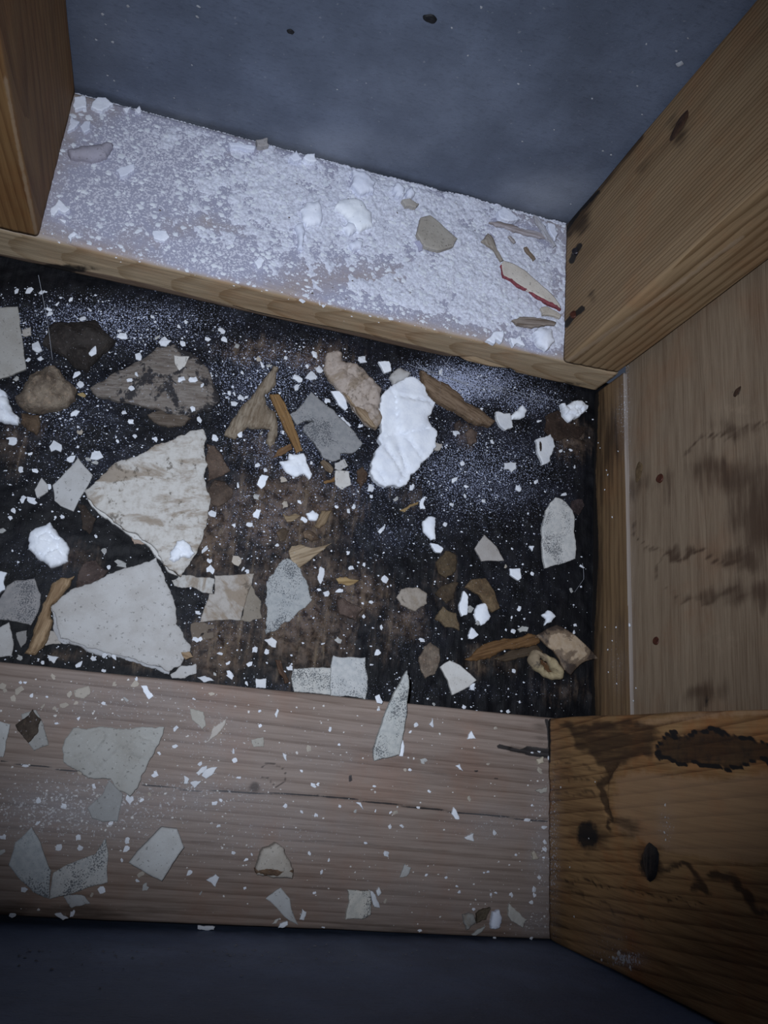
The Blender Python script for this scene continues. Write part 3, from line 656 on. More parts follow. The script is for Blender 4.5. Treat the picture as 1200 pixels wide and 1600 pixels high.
D('twig', 'forked grey-brown twig with a knobby lower end', '351,677 364,651 380,629 396,613 415,587 428,568 437,571 433,597 415,613 417,629 433,640 436,661 431,691 423,697 417,688 423,667 404,667 388,664 369,683', th=5, mat='fibre', col=(0.27, 0.22, 0.165), dome=.7, relief=.35)
D('wood_lath', 'orange-brown wooden lath sliver ending at a white lump', '421,616 437,616 445,629 473,704 463,708 452,683 433,643', th=2.2, mat='fibre', col=OR, rough=.05, relief=.08)
D('wood_splinter', 'short orange splinter crossing below the lath', '425,715 433,704 455,693 457,701 439,712', th=1.4, mat='fibre', col=(0.17, 0.095, 0.045))
D('plaster_lump', 'jagged white lump below the orange lath', '437,720 452,717 452,707 476,707 481,723 489,739 484,748 475,739 460,744 447,736', th=3.2, mat='white', col=WH, dome=.5, ridge=.2)
D('plaster_fragment', 'grey angular plaster slab with a dark notch beside the lath', '453,647 487,612 497,621 521,640 556,677 567,693 551,708 532,708 532,717 519,721 505,715 497,701 484,685 473,672 476,664 492,658 478,657 464,664', th=2, mat='mould', col=(0.27, 0.265, 0.265), rough=.08)
D('plaster_chip', 'upper one of two beige chips below the grey angular slab', '523,724 539,717 544,728 532,735 523,732', th=1.2, col=PG)
D('plaster_chip', 'lower squarish one of two beige chips below the grey angular slab', '524,735 545,736 549,757 535,765 524,757', th=1.4, col=CR, rough=.05)
D('wood_splinter', 'small orange chip tucked against the squarish beige chip', '505,752 524,744 523,753 508,756', th=1.1, mat='fibre', col=OR)
D('rotten_wood', 'long pale rotten log fragment beside the big white lump', '511,557 513,547 529,543 537,549 537,560 559,565 583,587 599,605 596,629 601,651 591,667 575,659 556,637 540,613 519,592 508,571', th=7, mat='vein', col=(0.40, 0.335, 0.29), dome=.6, relief=.3, ridge=.35)
D('wood_splinter', 'tan bark strip along the lower side of the pale log', '538,612 546,618 556,634 572,640 582,655 590,668 577,662 558,640', th=3, mat='fibre', col=(0.36, 0.27, 0.18), lift=3.4, dome=.3)
D('plaster_chip', 'white pointed shard left of the pale log', '517,611 536,611 544,637 540,641 529,632', th=1.4, mat='white', col=WH, rough=.05)
D('plaster_chip', 'small white chip above the pale log', '591,565 608,564 612,579 601,583 596,573', th=2, mat='white', col=WH)
D('plaster_chip', 'thin white sliver under the pale log', '532,652 536,651 549,665 545,668', th=1, mat='white', col=PW)
D('plaster_lump', 'large white crumpled plaster lump in the middle of the floor', '597,617 610,603 640,587 657,593 670,617 682,628 677,640 670,650 685,673 683,697 667,717 657,730 643,740 640,750 627,760 603,760 585,747 580,733 585,713 597,693 592,683 597,670 595,650', th=6, mat='white', col=(0.80, 0.82, 0.87), dome=.25, ridge=.40, relief=.03, rough=.14)
D('plaster_lump', 'beige lump peeking out above the large white lump', '610,588 627,572 643,580 640,587 617,600', th=4, mat='slab', col=PG, dome=.6)
D('plaster_chip', 'tan fragment under the right side of the large white lump', '680,690 692,694 686,704 678,702', th=1.5, col=TAN)
D('wood_splinter', 'curved brown wood shaving right of the large white lump', '658,577 673,587 700,600 727,627 760,647 775,658 767,665 747,662 703,637 677,620 663,603', th=5, mat='fibre', col=(0.19, 0.13, 0.085), dome=.6, tilt=3.0, tdir=1.0, relief=.2)
D('plaster_chip', 'white squarish chip at the tip of the curved shaving', '775,643 797,645 802,667 790,672 780,663', th=2.4, mat='white', col=PW)
D('plaster_lump', 'rounded white lump next to the squarish chip by the shaving', '805,643 817,632 825,640 822,650 815,653 800,655 800,648', th=3, mat='white', col=WH, dome=.6)
D('plaster_lump', 'white faceted lump in the corner below the right stud', '882,635 880,628 885,627 888,633 897,625 913,625 922,633 907,650 893,657 883,647', th=6, mat='white', col=WH, dome=.5, ridge=.3)
ch = D('plaster_chip', 'white chip with a thin dark groove, below the corner lump', '837,687 860,678 868,697 860,712 860,720 847,727 840,707', th=2.2, mat='white', col=PW)
piece('groove_line', None, None, P2('843,690 845,690 846,705 844,705'), lift=2.0, th=.3, mat='fibre', col=DBR, parent=ch)
D('plaster_chip', 'notched white chip in the dusty floor right of the large lump', '788,723 807,723 807,732 800,738 796,733 788,733', th=1.6, mat='white', col=PW)
D('plaster_fragment', 'beige blade-shaped plaster piece standing near the right strip', '847,825 853,797 860,785 868,777 876,779 885,785 895,797 898,807 897,830 900,845 899,873 875,882 852,888 847,850', th=2, mat='mould', col=(0.52, 0.51, 0.49), rough=.05)
D('bark_flake', 'dark brown flake right of the blade-shaped piece', '893,783 910,780 914,790 905,805 895,800', th=1.5, mat='stone', col=(0.05, 0.035, 0.035))
D('wood_splinter', 'tiny golden splinter between the large lump and the white chip', '625,797 640,788 655,783 653,788 633,800', th=1.2, mat='fibre', col=(0.32, 0.22, 0.10))
D('plaster_chip', 'white curled flake at the end of the golden splinter', '656,786 660,778 665,775 662,788 665,795 657,795', th=1.4, mat='white', col=WH)
D('plaster_lump', 'upright white lump above the brown flakes', '662,813 670,806 682,808 682,842 675,843 663,830', th=3, mat='white', col=WH, dome=.5)
D('plaster_chip', 'white crumb pair below the upright white lump', '672,849 683,850 693,857 690,863 682,863 676,856', th=2, mat='white', col=WH)
# --- on the floor, left middle
D('plaster_chip', 'small pale grey five-sided chip left of the grey slab', '54,765 65,746 75,758 75,768 58,778', th=1.4, col=PG, rough=.04)
D('plaster_fragment', 'smooth grey five-sided slab left of the veined triangle', '82,758 99,741 122,715 145,742 130,771 115,799 94,790 85,782', th=1.7, col=(0.44, 0.435, 0.43), rough=.03, relief=.04)
tri = D('plaster_fragment', 'large veined cream plaster triangle, upper of the two big slabs', '133,765 170,731 207,714 244,694 278,681 317,670 323,686 322,759 323,819 312,853 300,875 283,901 264,890 247,867 230,847 198,830 170,807 145,788', th=4.5, mat='vein', col=(0.51, 0.49, 0.46), rough=.13, relief=.14, lift=.6)
piece('broken_edge', 'pale crumbly broken edge', None, P2('131,765 140,768 150,786 172,803 200,826 231,842 250,866 268,890 283,903 262,893 244,870 228,850 196,833 168,810 143,791'), th=2.4, lift=.3, mat='slab', col=(0.55, 0.54, 0.52), parent=tri)
D('plaster_lump', 'white lump lying on the lower tip of the veined triangle', '264,873 266,861 276,844 286,841 298,850 305,863 298,871 283,870 272,878', lift=4.4, th=4, mat='white', col=WH, dome=.6, ridge=.2)
D('plaster_lump', 'white rounded lump alone on the black floor at left', '43,839 48,827 60,821 77,813 82,822 99,841 108,856 106,875 92,882 77,885 60,873 43,856', th=6, mat='white', col=(0.82, 0.84, 0.88), dome=.55, ridge=.25)
big = D('plaster_fragment', 'large smooth beige plaster slab, lower of the two big slabs', '79,949 96,932 142,912 198,887 244,870 255,895 266,921 275,955 275,975 287,995 299,1011 283,1040 264,1050 227,1037 170,1020 136,1013 94,997 88,972', th=4.2, mat='slab', col=(0.46, 0.45, 0.44), rough=.11, relief=.05, lift=.8)
piece('broken_edge', 'ragged grey broken edge', None, P2('80,950 90,972 98,990 138,1004 172,1011 228,1030 266,1046 264,1054 225,1041 168,1024 134,1017 91,1001 84,974'), th=2.6, lift=.6, mat='slab', col=(0.40, 0.40, 0.41), parent=big, ridge=.5)
D('wood_splinter', 'tiny tan chip on the right tip of the large beige slab', '283,1019 296,1018 302,1027 290,1031', lift=5, th=1, mat='fibre', col=BUFF)
D('plaster_fragment', 'small beige slab at the right foot of the large beige slab', '266,1054 283,1040 306,1037 307,1052 289,1060 269,1060', th=2.2, col=PG)
D('wood_lath', 'curved tan wood strip left of the large beige slab', '37,1020 51,983 65,943 82,909 94,901 116,898 108,915 94,932 79,946 82,969 68,1009 54,1023', th=5, mat='fibre', col=(0.36, 0.25, 0.15), dome=.5, relief=.2, lift=1.2)
D('plaster_fragment', 'blotchy grey plaster slab left of the tan wood strip', '-14,938 0,935 11,915 23,907 54,904 64,929 60,955 48,977 17,970 -14,968', th=1.8, mat='mould', col=(0.28, 0.265, 0.26), rough=.05)
D('plaster_chip', 'white chip cut by the left edge above the blotchy slab', '-12,890 0,892 11,895 6,912 8,921 -12,936', th=2, mat='white', col=WH)
D('plaster_fragment', 'pale slab in the left corner against the near plate', '-14,985 0,980 14,972 21,1003 18,1025 -14,1030', th=1.8, col=PG, rough=.05)
D('plaster_chip', 'grey chip between the left corner slab and the tan wood strip', '25,988 42,985 40,1005 33,1012', th=1.2, col=(0.25, 0.24, 0.23))
D('plaster_chip', 'beige chip wedged between the tan strip and the large slab', '78,985 92,992 95,1006 68,1009', th=1.4, col=TAN)
D('plaster_chip', 'white rounded triangle near the near plate at left', '74,1023 92,1027 84,1037 76,1031', th=1.4, mat='white', col=PW)
D('bark_flake', 'dark brown flake behind the large beige slab', '130,881 150,875 170,892 136,915 119,921', th=2, mat='stone', col=(0.085, 0.062, 0.055))
D('bark_flake', 'dark sliver between the two big left slabs and the grey slab', '121,788 134,790 150,810 140,835 128,825', th=1.5, mat='stone', col=(0.05, 0.037, 0.03))
D('plaster_chip', 'tan chip under the lower left edge of the veined triangle', '204,838 225,840 226,850 210,850', th=1.5, col=(0.33, 0.25, 0.20))
D('bark_flake', 'brown angular flake at the right of the veined triangle', '323,693 335,696 360,736 345,744 324,752', th=1.6, mat='stone', col=(0.12, 0.085, 0.065), dome=.2, relief=.1)
D('bark_flake', 'brown rounded flake below the angular brown one', '325,768 335,749 352,752 364,763 363,776 340,792 325,779', th=2.2, mat='stone', col=(0.11, 0.08, 0.062), dome=.4)
D('plaster_fragment', 'thin mottled shard joining the triangle tip to the square slab', '268,907 283,898 300,899 335,904 333,928 300,917 272,915', th=1.5, mat='vein', col=(0.44, 0.43, 0.41))
D('plaster_fragment', 'mottled square slab with white edges right of the big slabs', '335,899 397,896 392,917 376,969 313,972 327,928 335,928', th=1.8, mat='vein', col=(0.38, 0.35, 0.32), rough=.05, lift=.8)
D('paper_scrap', 'brownish scrap tucked behind the mottled square slab', '385,915 394,915 408,939 410,966 390,972 376,969', th=.8, mat='slab', col=(0.22, 0.19, 0.155))
D('paper_scrap', 'dull brown scrap below the mottled square slab', '298,975 335,976 334,996 312,1003 300,1000', th=.8, mat='slab', col=(0.15, 0.12, 0.095))
D('plaster_fragment', 'mould-speckled grey diamond slab in the middle of the floor', '416,912 428,896 449,872 465,880 473,899 483,923 488,937 465,957 439,976 415,992 416,968 417,947', th=2, mat='mould', col=(0.36, 0.365, 0.36), rough=.13)
D('wood_splinter', 'tan wedge of wood above the grey diamond slab', '451,861 456,853 471,851 487,856 519,848 492,869 467,889 455,875', th=2, mat='fibre', col=(0.36, 0.28, 0.19), rough=.05)
D('wood_splinter', 'short brown stick beside a white blob above the wedge', '492,821 503,797 519,796 513,811 500,825', th=3, mat='fibre', col=(0.23, 0.165, 0.10), dome=.5)
D('wood_splinter', 'small crumbled tan splinters left of the white blob', '442,803 452,806 462,802 470,806 458,814 448,815', th=1.6, mat='fibre', col=(0.28, 0.21, 0.13))
D('plaster_lump', 'white round blob beside the short brown stick', '479,801 489,796 499,803 496,812 484,812', th=2.4, mat='white', col=WH, dome=.6)
D('plaster_chip', 'white oval chip right of the brown rounded flake', '395,803 401,795 408,797 404,811 396,808', th=1.8, mat='white', col=WH)
D('plaster_chip', 'white elongated chip left of the jagged white lump', '401,757 409,741 420,744 415,757 408,764', th=1.8, mat='white', col=WH)
D('wood_splinter', 'golden leaf-shaped splinter right of the diamond slab', '525,904 540,901 561,907 543,915 529,912', th=1.3, mat='fibre', col=(0.36, 0.25, 0.12))
D('plaster_chip', 'slim upright white flake left of the golden splinter', '496,901 500,885 507,888 505,907 501,913', th=1.3, mat='white', col=PW)
D('bark_flake', 'reddish-brown block right of the diamond slab', '527,936 537,933 569,952 556,968 532,960', th=4, mat='stone', col=(0.12, 0.085, 0.07), dome=.3, relief=.15)
D('plaster_chip', 'pale flake just below the tip of the diamond slab', '413,1000 425,995 433,1003 431,1012 425,1011', th=1.4, col=PW)
D('plaster_fragment', 'pale oblong slab leaning on the near plate beside a square one', '455,1059 459,1045 492,1043 522,1044 522,1086 487,1083 460,1081', th=2, mat='mould', col=(0.50, 0.49, 0.46), rough=.05)
D('plaster_fragment', 'speckled square slab overlapping the pale oblong slab', '521,1024 532,1027 571,1027 575,1059 571,1093 556,1089 517,1087', th=2.2, lift=2.0, mat='mould', col=(0.50, 0.50, 0.49), rough=.06)
D('plaster_chip', 'square white chip at the near plate edge', '400,1060 416,1060 416,1075 400,1075', th=1.6, mat='white', col=PW)
D('plaster_chip', 'long white chip at the near plate edge below the brown scrap', '308,1058 320,1056 335,1064 318,1066', th=1.5, mat='white', col=PW)
D('wood_splinter', 'reddish brown splinter standing at the near plate edge', '430,1030 440,1032 452,1066 445,1068', th=2, mat='fibre', col=(0.08, 0.045, 0.028))
# --- on the floor, right
D('stone', 'oval grey-tan flake with a dark hollow', '620,933 628,920 653,917 668,927 668,943 650,955 627,945', th=2.5, mat='vein', col=(0.31, 0.27, 0.23), dome=.3)
D('plaster_chip', 'taupe four-sided chip left of the blade-shaped piece', '742,857 757,835 775,853 788,876 753,877', th=1.5, col=(0.36, 0.335, 0.315), rough=.04)
D('bark_flake', 'brown sandy flake below the upright white lump', '682,877 697,860 713,867 713,890 697,903 687,897', th=2, mat='stone', col=(0.095, 0.068, 0.04), dome=.2)
D('bark_flake', 'brown wedge-shaped sandy flake above the white pair', '727,917 737,905 760,903 773,923 782,950 770,957 760,947 750,930', th=2.6, mat='stone', col=(0.18, 0.125, 0.07), dome=.2, rough=.05)
D('bark_flake', 'dim brown flake left of the white upright sliver', '680,927 697,913 717,910 710,933 697,943', th=1.6, mat='stone', col=(0.08, 0.057, 0.036), dome=.2)
D('bark_flake', 'notched olive-brown flake left of the white pair', '680,967 693,947 703,955 713,957 718,985 697,980', th=2.2, mat='stone', col=(0.17, 0.125, 0.075), dome=.2)
D('plaster_chip', 'slim white sliver left of the rounded white chip', '718,943 725,923 732,933 730,960 722,963', th=2, mat='white', col=WH)
D('plaster_lump', 'rounded white chip right of the slim white sliver', '742,960 747,945 762,942 768,963 753,977 745,970', th=2.6, mat='white', col=WH, dome=.4)
D('plaster_chip', 'small white chip below the slim sliver', '732,992 737,980 748,992 740,998 733,998', th=1.8, mat='white', col=WH)
D('plaster_chip', 'square white chip alone below the taupe chip', '797,888 813,888 815,903 810,907 797,898', th=1.6, mat='white', col=WH, rough=.04)
D('plaster_chip', 'tiny white trapezoid beside the blade-shaped piece', '827,853 835,853 832,861', th=1.2, mat='white', col=WH)
D('plaster_lump', 'white kidney-shaped lump above the curled paper', '848,960 857,953 863,955 870,963 863,972 852,977 855,967', th=2.4, mat='white', col=WH, dome=.5)
D('plaster_chip', 'grey oval chip above the brown paper strip', '809,983 816,978 826,980 824,987 813,988', th=1.2, col=(0.42, 0.42, 0.40))
D('bark_flake', 'upright tan-brown flake left of the cream chip', '655,1027 663,1010 673,1003 687,1013 688,1030 680,1053 665,1060 658,1047', th=2, mat='stone', col=(0.22, 0.175, 0.135), dome=.15)
D('plaster_fragment', 'cream three-sided chip with a rounded top near the near plate', '688,1042 695,1036 703,1032 720,1040 745,1063 733,1073 707,1086 700,1063', th=1.8, col=(0.60, 0.585, 0.56), rough=.03, relief=.05)
D('plaster_chip', 'small bluish-white chip at the point of the cream chip', '735,1070 743,1067 742,1079 736,1078', th=1.5, mat='white', col=WH)
D('bark_flake', 'small brown crumb below the curved shaving', '728,676 738,668 747,674 746,690 738,694 732,690', th=3, mat='stone', col=(0.14, 0.10, 0.08), dome=.5)
D('bark_flake', 'tiny brown crumb left of the small brown crumb under the shaving', '712,660 720,655 724,664 718,672 712,670', th=2.4, mat='stone', col=(0.10, 0.075, 0.065), dome=.5)
D('bark_flake', 'flat dark brown flake under the corner lump', '852,650 872,640 890,660 920,668 905,684 872,690 850,672', th=1.2, mat='stone', col=(0.045, 0.028, 0.02), dome=.2)
D('bark_flake', 'brown crumb above the black gap right of the squarish beige chip', '558,735 568,728 575,738 574,752 564,762 558,750', th=2.4, mat='stone', col=(0.11, 0.07, 0.045), dome=.4)
D('wood_splinter', 'dull tan splinter left of the upper beige chip', '500,722 506,718 521,732 518,740 508,734', th=1.5, mat='fibre', col=(0.19, 0.145, 0.10))
D('bark_flake', 'cluster piece of crumbled brown bark above the tan wedge', '474,830 482,827 492,832 500,842 488,846 476,840', th=2.4, mat='stone', col=(0.17, 0.12, 0.08), dome=.4)
D('bark_flake', 'dull brown flake left of the tan wedge', '432,832 442,824 452,828 448,842 438,846', th=1.8, mat='stone', col=(0.12, 0.088, 0.06), dome=.4)
# water-marked paper: a strip, a folded flap and a curl
pp = bpy.data.objects.new('torn_paper', None); COL.objects.link(pp); pp.location = tuple(U(860, 1030, 0)); pp.empty_display_size = 0.01
tag(pp, 'torn water-stained brown paper with a curled end, near the right strip', 'paper')
bpy.context.view_layer.update()
piece('strip', 'long dark brown strip', None, P2('727,1030 747,1013 780,1000 827,989 842,992 845,1004 797,1014 753,1030'), th=2.5, mat='fibre', col=(0.16, 0.085, 0.035), dome=.5, parent=pp)
piece('fold', 'dark folded layer', None, P2('760,1030 800,1015 840,1008 850,1018 822,1026 790,1034'), th=1.6, mat='fibre', col=(0.07, 0.048, 0.03), dome=.4, parent=pp)
piece('flap', 'pale flap with purple-brown blotches', None, P2('837,993 850,985 867,977 890,990 910,1008 930,1030 913,1033 902,1040 890,1055 880,1047 873,1033 863,1017 847,1003'), th=1.2, lift=2.2, mat='blotch', col=(0.38, 0.29, 0.205), tilt=4, tdir=.6, arch=1.0, parent=pp, rough=.04)
def curl(px, py, parent):
    c = U(px, py, 0.003); vs, fs = [], []; nt, ns_ = 48, 12
    for i in range(nt):
        an = 2 * math.pi * i / nt
        for j in range(ns_):
            b = 2 * math.pi * j / ns_
            rr = 1 + 0.13 * math.sin(2 * an + 1) + 0.06 * math.sin(5 * an)
            tube = 0.0024 * (1 + 0.3 * math.sin(2 * an + .5) + .12 * math.sin(9 * an + 2 * b))
            ra, rb = 0.0070 * rr + tube * math.cos(b), 0.0036 * rr + tube * math.cos(b)
            x, y = ra * math.cos(an), rb * math.sin(an)
            t = math.radians(-38)
            vs.append((x * math.cos(t) - y * math.sin(t), x * math.sin(t) + y * math.cos(t), tube * math.sin(b) * 1.5 + 0.0015 * math.sin(an)))
    for i in range(nt):
        for j in range(ns_):
            fs.append((i * ns_ + j, ((i + 1) % nt) * ns_ + j, ((i + 1) % nt) * ns_ + (j + 1) % ns_, i * ns_ + (j + 1) % ns_))
    me = bpy.data.meshes.new('curl'); me.from_pydata(vs, [], fs); me.update(); me.polygons.foreach_set('use_smooth', np.ones(len(fs), bool))
    o = link('curl', me, M['vein'], tuple(c), 0, parent); o.color = (0.36, 0.29, 0.175, 1); o['label'] = 'pale olive curled ring'
curl(852, 1040, pp)
piece('curl_hollow', 'rusty brown inside of the curl', None, P2('836,1036 846,1030 860,1040 868,1052 856,1054 842,1046'), th=.8, lift=.6, mat='stone', col=(0.14, 0.07, 0.03), parent=pp)
# --- on the near plate
D('bark_flake', 'dark brown diamond flake lying on a grey slab at left', '24,1132 51,1108 64,1124 59,1145 44,1161 29,1143', where='p', lift=1.4, th=1.6, mat='stone', col=(0.085, 0.065, 0.05), dome=.2)
D('plaster_fragment', 'grey slab under the dark diamond flake', '33,1116 56,1109 68,1132 76,1164 53,1173 44,1161 36,1140', where='p', th=1.4, col=(0.33, 0.325, 0.31), rough=.04)
D('plaster_fragment', 'pale slab cut by the left edge on the near plate', '-12,1122 0,1127 16,1132 9,1159 5,1183 -12,1186', where='p', th=1.4, col=(0.45, 0.45, 0.44), rough=.05)
D('plaster_fragment', 'large wrinkled greenish-beige slab on the near plate', '115,1137 160,1135 227,1136 257,1136 253,1151 235,1185 221,1212 213,1233 203,1244 187,1236 173,1217 149,1217 115,1201 99,1191 97,1169 107,1148', where='p', th=2.6, mat='slab', col=(0.36, 0.352, 0.328), rough=.10, relief=.12, lift=.6, ridge=.55)
D('plaster_fragment', 'smooth grey slab under the tip of the large wrinkled slab', '136,1263 160,1241 171,1219 192,1240 184,1283 160,1284 144,1279', where='p', th=1.2, col=(0.33, 0.33, 0.325), rough=.04, relief=.04)
D('plaster_fragment', 'black-speckled pointed slab, left of a speckled pair', '49,1292 63,1316 80,1361 77,1404 51,1393 29,1372 13,1351 24,1316', where='p', th=1.8, mat='mould', col=(0.40, 0.41, 0.41), rough=.04)
D('plaster_fragment', 'black-speckled slab with a raised right horn, right of the speckled pair', '83,1364 120,1345 149,1335 165,1309 169,1340 168,1379 128,1391 77,1405 80,1383', where='p', th=1.6, mat='mould', col=(0.47, 0.46, 0.44), rough=.04)
D('plaster_fragment', 'thick white-grey block with sharp edges near the speckled pair', '201,1348 232,1313 253,1292 277,1295 288,1324 269,1351 253,1377 227,1364', where='p', th=4.5, mat='slab', col=(0.50, 0.50, 0.49), rough=.03, relief=.08)
D('plaster_chip', 'flat grey chip below the horned speckled slab', '99,1401 133,1401 141,1412 112,1419', where='p', th=1.2, col=(0.42, 0.42, 0.42))
D('plaster_chip', 'white flake at the lower edge under the speckled pair', '85,1428 95,1426 107,1435 98,1438', where='p', th=1.2, mat='white', col=PW)
D('plaster_chip', 'white bow-shaped chip near the upper edge of the near plate', '220,1071 229,1071 233,1079 240,1087 232,1093 224,1081', where='p', th=1.5, mat='white', col=WH)
D('plaster_chip', 'tan smeared crumb above the large wrinkled slab', '115,1079 128,1074 139,1071 141,1084 131,1092 117,1089', where='p', th=1, col=(0.40, 0.36, 0.31), dome=.4)
D('plaster_chip', 'small tan crumb left of the smeared one', '104,1084 110,1079 113,1084 108,1091', where='p', th=1.2, col=CR)
D('plaster_chip', 'beige smear on the crack line side, top middle of the near plate', '321,1161 333,1137 357,1119 351,1134 339,1149', where='p', th=.7, col=(0.44, 0.40, 0.36), dome=.3)
D('plaster_chip', 'beige crumbly patch left of the long beige smear', '297,1107 318,1112 322,1134 316,1140 300,1125', where='p', th=.9, col=(0.40, 0.38, 0.34), dome=.3)
D('plaster_chip', 'tan square flake right of the long beige smear', '393,1155 412,1152 412,1167 396,1167', where='p', th=.8, col=(0.38, 0.36, 0.32))
D('plaster_chip', 'slender white flake on the near plate below the square white chip', '429,1116 433,1107 436,1110 432,1122', where='p', th=1, mat='white', col=PW)
D('plaster_chip', 'white hook-shaped flake right of the tan square flake', '442,1176 448,1179 448,1190 444,1185', where='p', th=1, mat='white', col=PW)
D('plaster_chip', 'upper white flake of a cluster beside the crack', '306,1208 316,1198 324,1196 322,1204 310,1212', where='p', th=1.2, mat='white', col=PW)
D('plaster_chip', 'right white flake of a cluster beside the crack', '315,1212 322,1202 340,1199 334,1208 322,1217', where='p', th=1.2, mat='white', col=PW)
D('plaster_chip', 'lower left white flake of a cluster beside the crack', '297,1223 304,1220 315,1220 304,1232', where='p', th=1.2, mat='white', col=PW)
D('plaster_chip', 'rounded white flake left of the cluster beside the crack', '287,1212 296,1217 293,1225 287,1224', where='p', th=1.2, mat='white', col=PW)
spk = D('plaster_fragment', 'long pointed plaster spike overhanging the floor from the near plate', '633,1048 637,1074 634,1098 631,1140 627,1161 624,1179 585,1189 583,1170 597,1128 606,1101 624,1065', where='p', th=2.2, mat='mould', col=(0.45, 0.45, 0.425), rough=.05, lift=1.2, tilt=3, tdir=1.3, relief=.2)
piece('chipped_edge', 'white chipped edge', None, P2('626,1152 631,1161 630,1182 624,1181'), where='p', th=1.4, lift=.8, mat='white', col=WH, parent=spk)
D('plaster_chip', 'white triangular shard right below the crack', '556,1254 564,1254 568,1266', where='p', th=1.2, mat='white', col=WH)
wd = D('plaster_lump', 'tan wedge with a burnt brown lower edge on the near plate', '400,1359 411,1326 432,1317 444,1326 454,1347 459,1359 457,1374 402,1368', where='p', th=5, mat='slab', col=(0.42, 0.38, 0.33), dome=.3, tilt=2, tdir=1.57)
piece('burnt_edge', 'burnt brown edge', None, P2('399,1358 415,1352 440,1353 459,1357 459,1366 440,1368 401,1366'), where='p', th=5.7, mat='stone', col=(0.21, 0.135, 0.085), dome=.4, parent=wd)
D('plaster_fragment', 'grey kite-shaped shard below the tan wedge', '415,1404 439,1387 453,1404 456,1422 466,1446 450,1437 435,1422', where='p', th=1.4, col=(0.46, 0.46, 0.455), rough=.04)
D('plaster_chip', 'white oblong chip right of the kite-shaped shard', '468,1437 472,1420 479,1425 475,1438', where='p', th=1.2, mat='white', col=PW)
D('plaster_chip', 'white chip under the kite-shaped shard', '435,1450 438,1443 449,1439 450,1445 441,1450', where='p', th=1.2, mat='white', col=WH)
D('plaster_chip', 'tan crumb left of the kite-shaped shard tip', '425,1444 430,1437 437,1435 432,1443', where='p', th=1, col=CR)
D('plaster_chip', 'four-pointed white chip left of the tan wedge', '322,1375 337,1366 343,1371 337,1386', where='p', th=1.4, mat='white', col=PW)
D('plaster_fragment', 'square cream chip with black specks and white rim', '543,1390 579,1392 580,1429 570,1435 540,1437 546,1410', where='p', th=2, mat='mould', col=(0.56, 0.53, 0.47), rough=.06)
D('plaster_chip', 'white blade beside the square cream chip', '576,1390 583,1393 594,1419 585,1417', where='p', th=1.4, mat='white', col=PW)
D('plaster_chip', 'small white crumb above the blade by the square cream chip', '588,1392 592,1386 596,1395 591,1401', where='p', th=1.2, mat='white', col=PW)
D('plaster_chip', 'grey leaf-shaped chip on the right half of the near plate', '625,1371 630,1358 633,1350 643,1356 636,1369', where='p', th=1.2, col=(0.42, 0.415, 0.40))
D('plaster_chip', 'thin white strip at the lower edge of the near plate', '309,1446 336,1448 334,1453 309,1452', where='p', th=1, mat='white', col=PW)
D('plaster_chip', 'grey curled chip in the lower right corner cluster', '724,1430 733,1427 742,1430 745,1442 730,1454 726,1442', where='p', th=2.4, mat='vein', col=(0.33, 0.32, 0.30), dome=.4)
D('bark_flake', 'brown crumbled flake in the lower right corner cluster', '745,1428 757,1420 767,1418 760,1437 745,1443', where='p', th=2, mat='stone', col=(0.14, 0.11, 0.075))
D('plaster_chip', 'grey sliver below the curled chip in the lower right cluster', '737,1461 759,1447 756,1452 742,1462', where='p', th=1, col=(0.42, 0.42, 0.40))
D('plaster_lump', 'upright bluish-white lump in the lower right cluster', '769,1452 772,1425 782,1422 786,1435 782,1450', where='p', th=3, mat='white', col=(0.72, 0.75, 0.84), dome=.4)
D('plaster_fragment', 'beige ragged chip rightmost of the lower right cluster', '794,1430 796,1412 810,1425 824,1437 817,1450 800,1440', where='p', th=1.5, col=(0.50, 0.48, 0.44))
D('plaster_chip', 'white triangle below the spike on the right', '730,1155 737,1142 744,1154', where='p', th=1.3, mat='white', col=WH)
D('plaster_chip', 'white rounded triangle left of the dark flecks on the right', '712,1197 719,1194 724,1205', where='p', th=1.2, mat='white', col=WH)
D('plaster_chip', 'white sickle chip on the crack at right', '706,1272 709,1261 719,1280 712,1280', where='p', th=1.3, mat='white', col=WH)
D('plaster_chip', 'white arrow-shaped chip below the sickle chip', '726,1309 740,1302 741,1315', where='p', th=1.2, mat='white', col=PW)
D('plaster_chip', 'white slip near the upper edge right of the spike', '671,1132 676,1122 677,1137', where='p', th=1.1, mat='white', col=PW)
D('plaster_chip', 'tan lump against the near stud beside the black split', '839,1187 850,1182 851,1192 842,1195', where='p', th=2, col=(0.48, 0.42, 0.33), dome=.4)
D('plaster_chip', 'tan flat chip against the near stud below the black split', '837,1235 855,1230 855,1238 845,1240', where='p', th=1.2, col=(0.40, 0.38, 0.34))
D('plaster_chip', 'tan leaf chip beside the stud, halfway down the near plate', '831,1333 835,1329 842,1342 833,1343', where='p', th=1.4, col=(0.45, 0.40, 0.33))
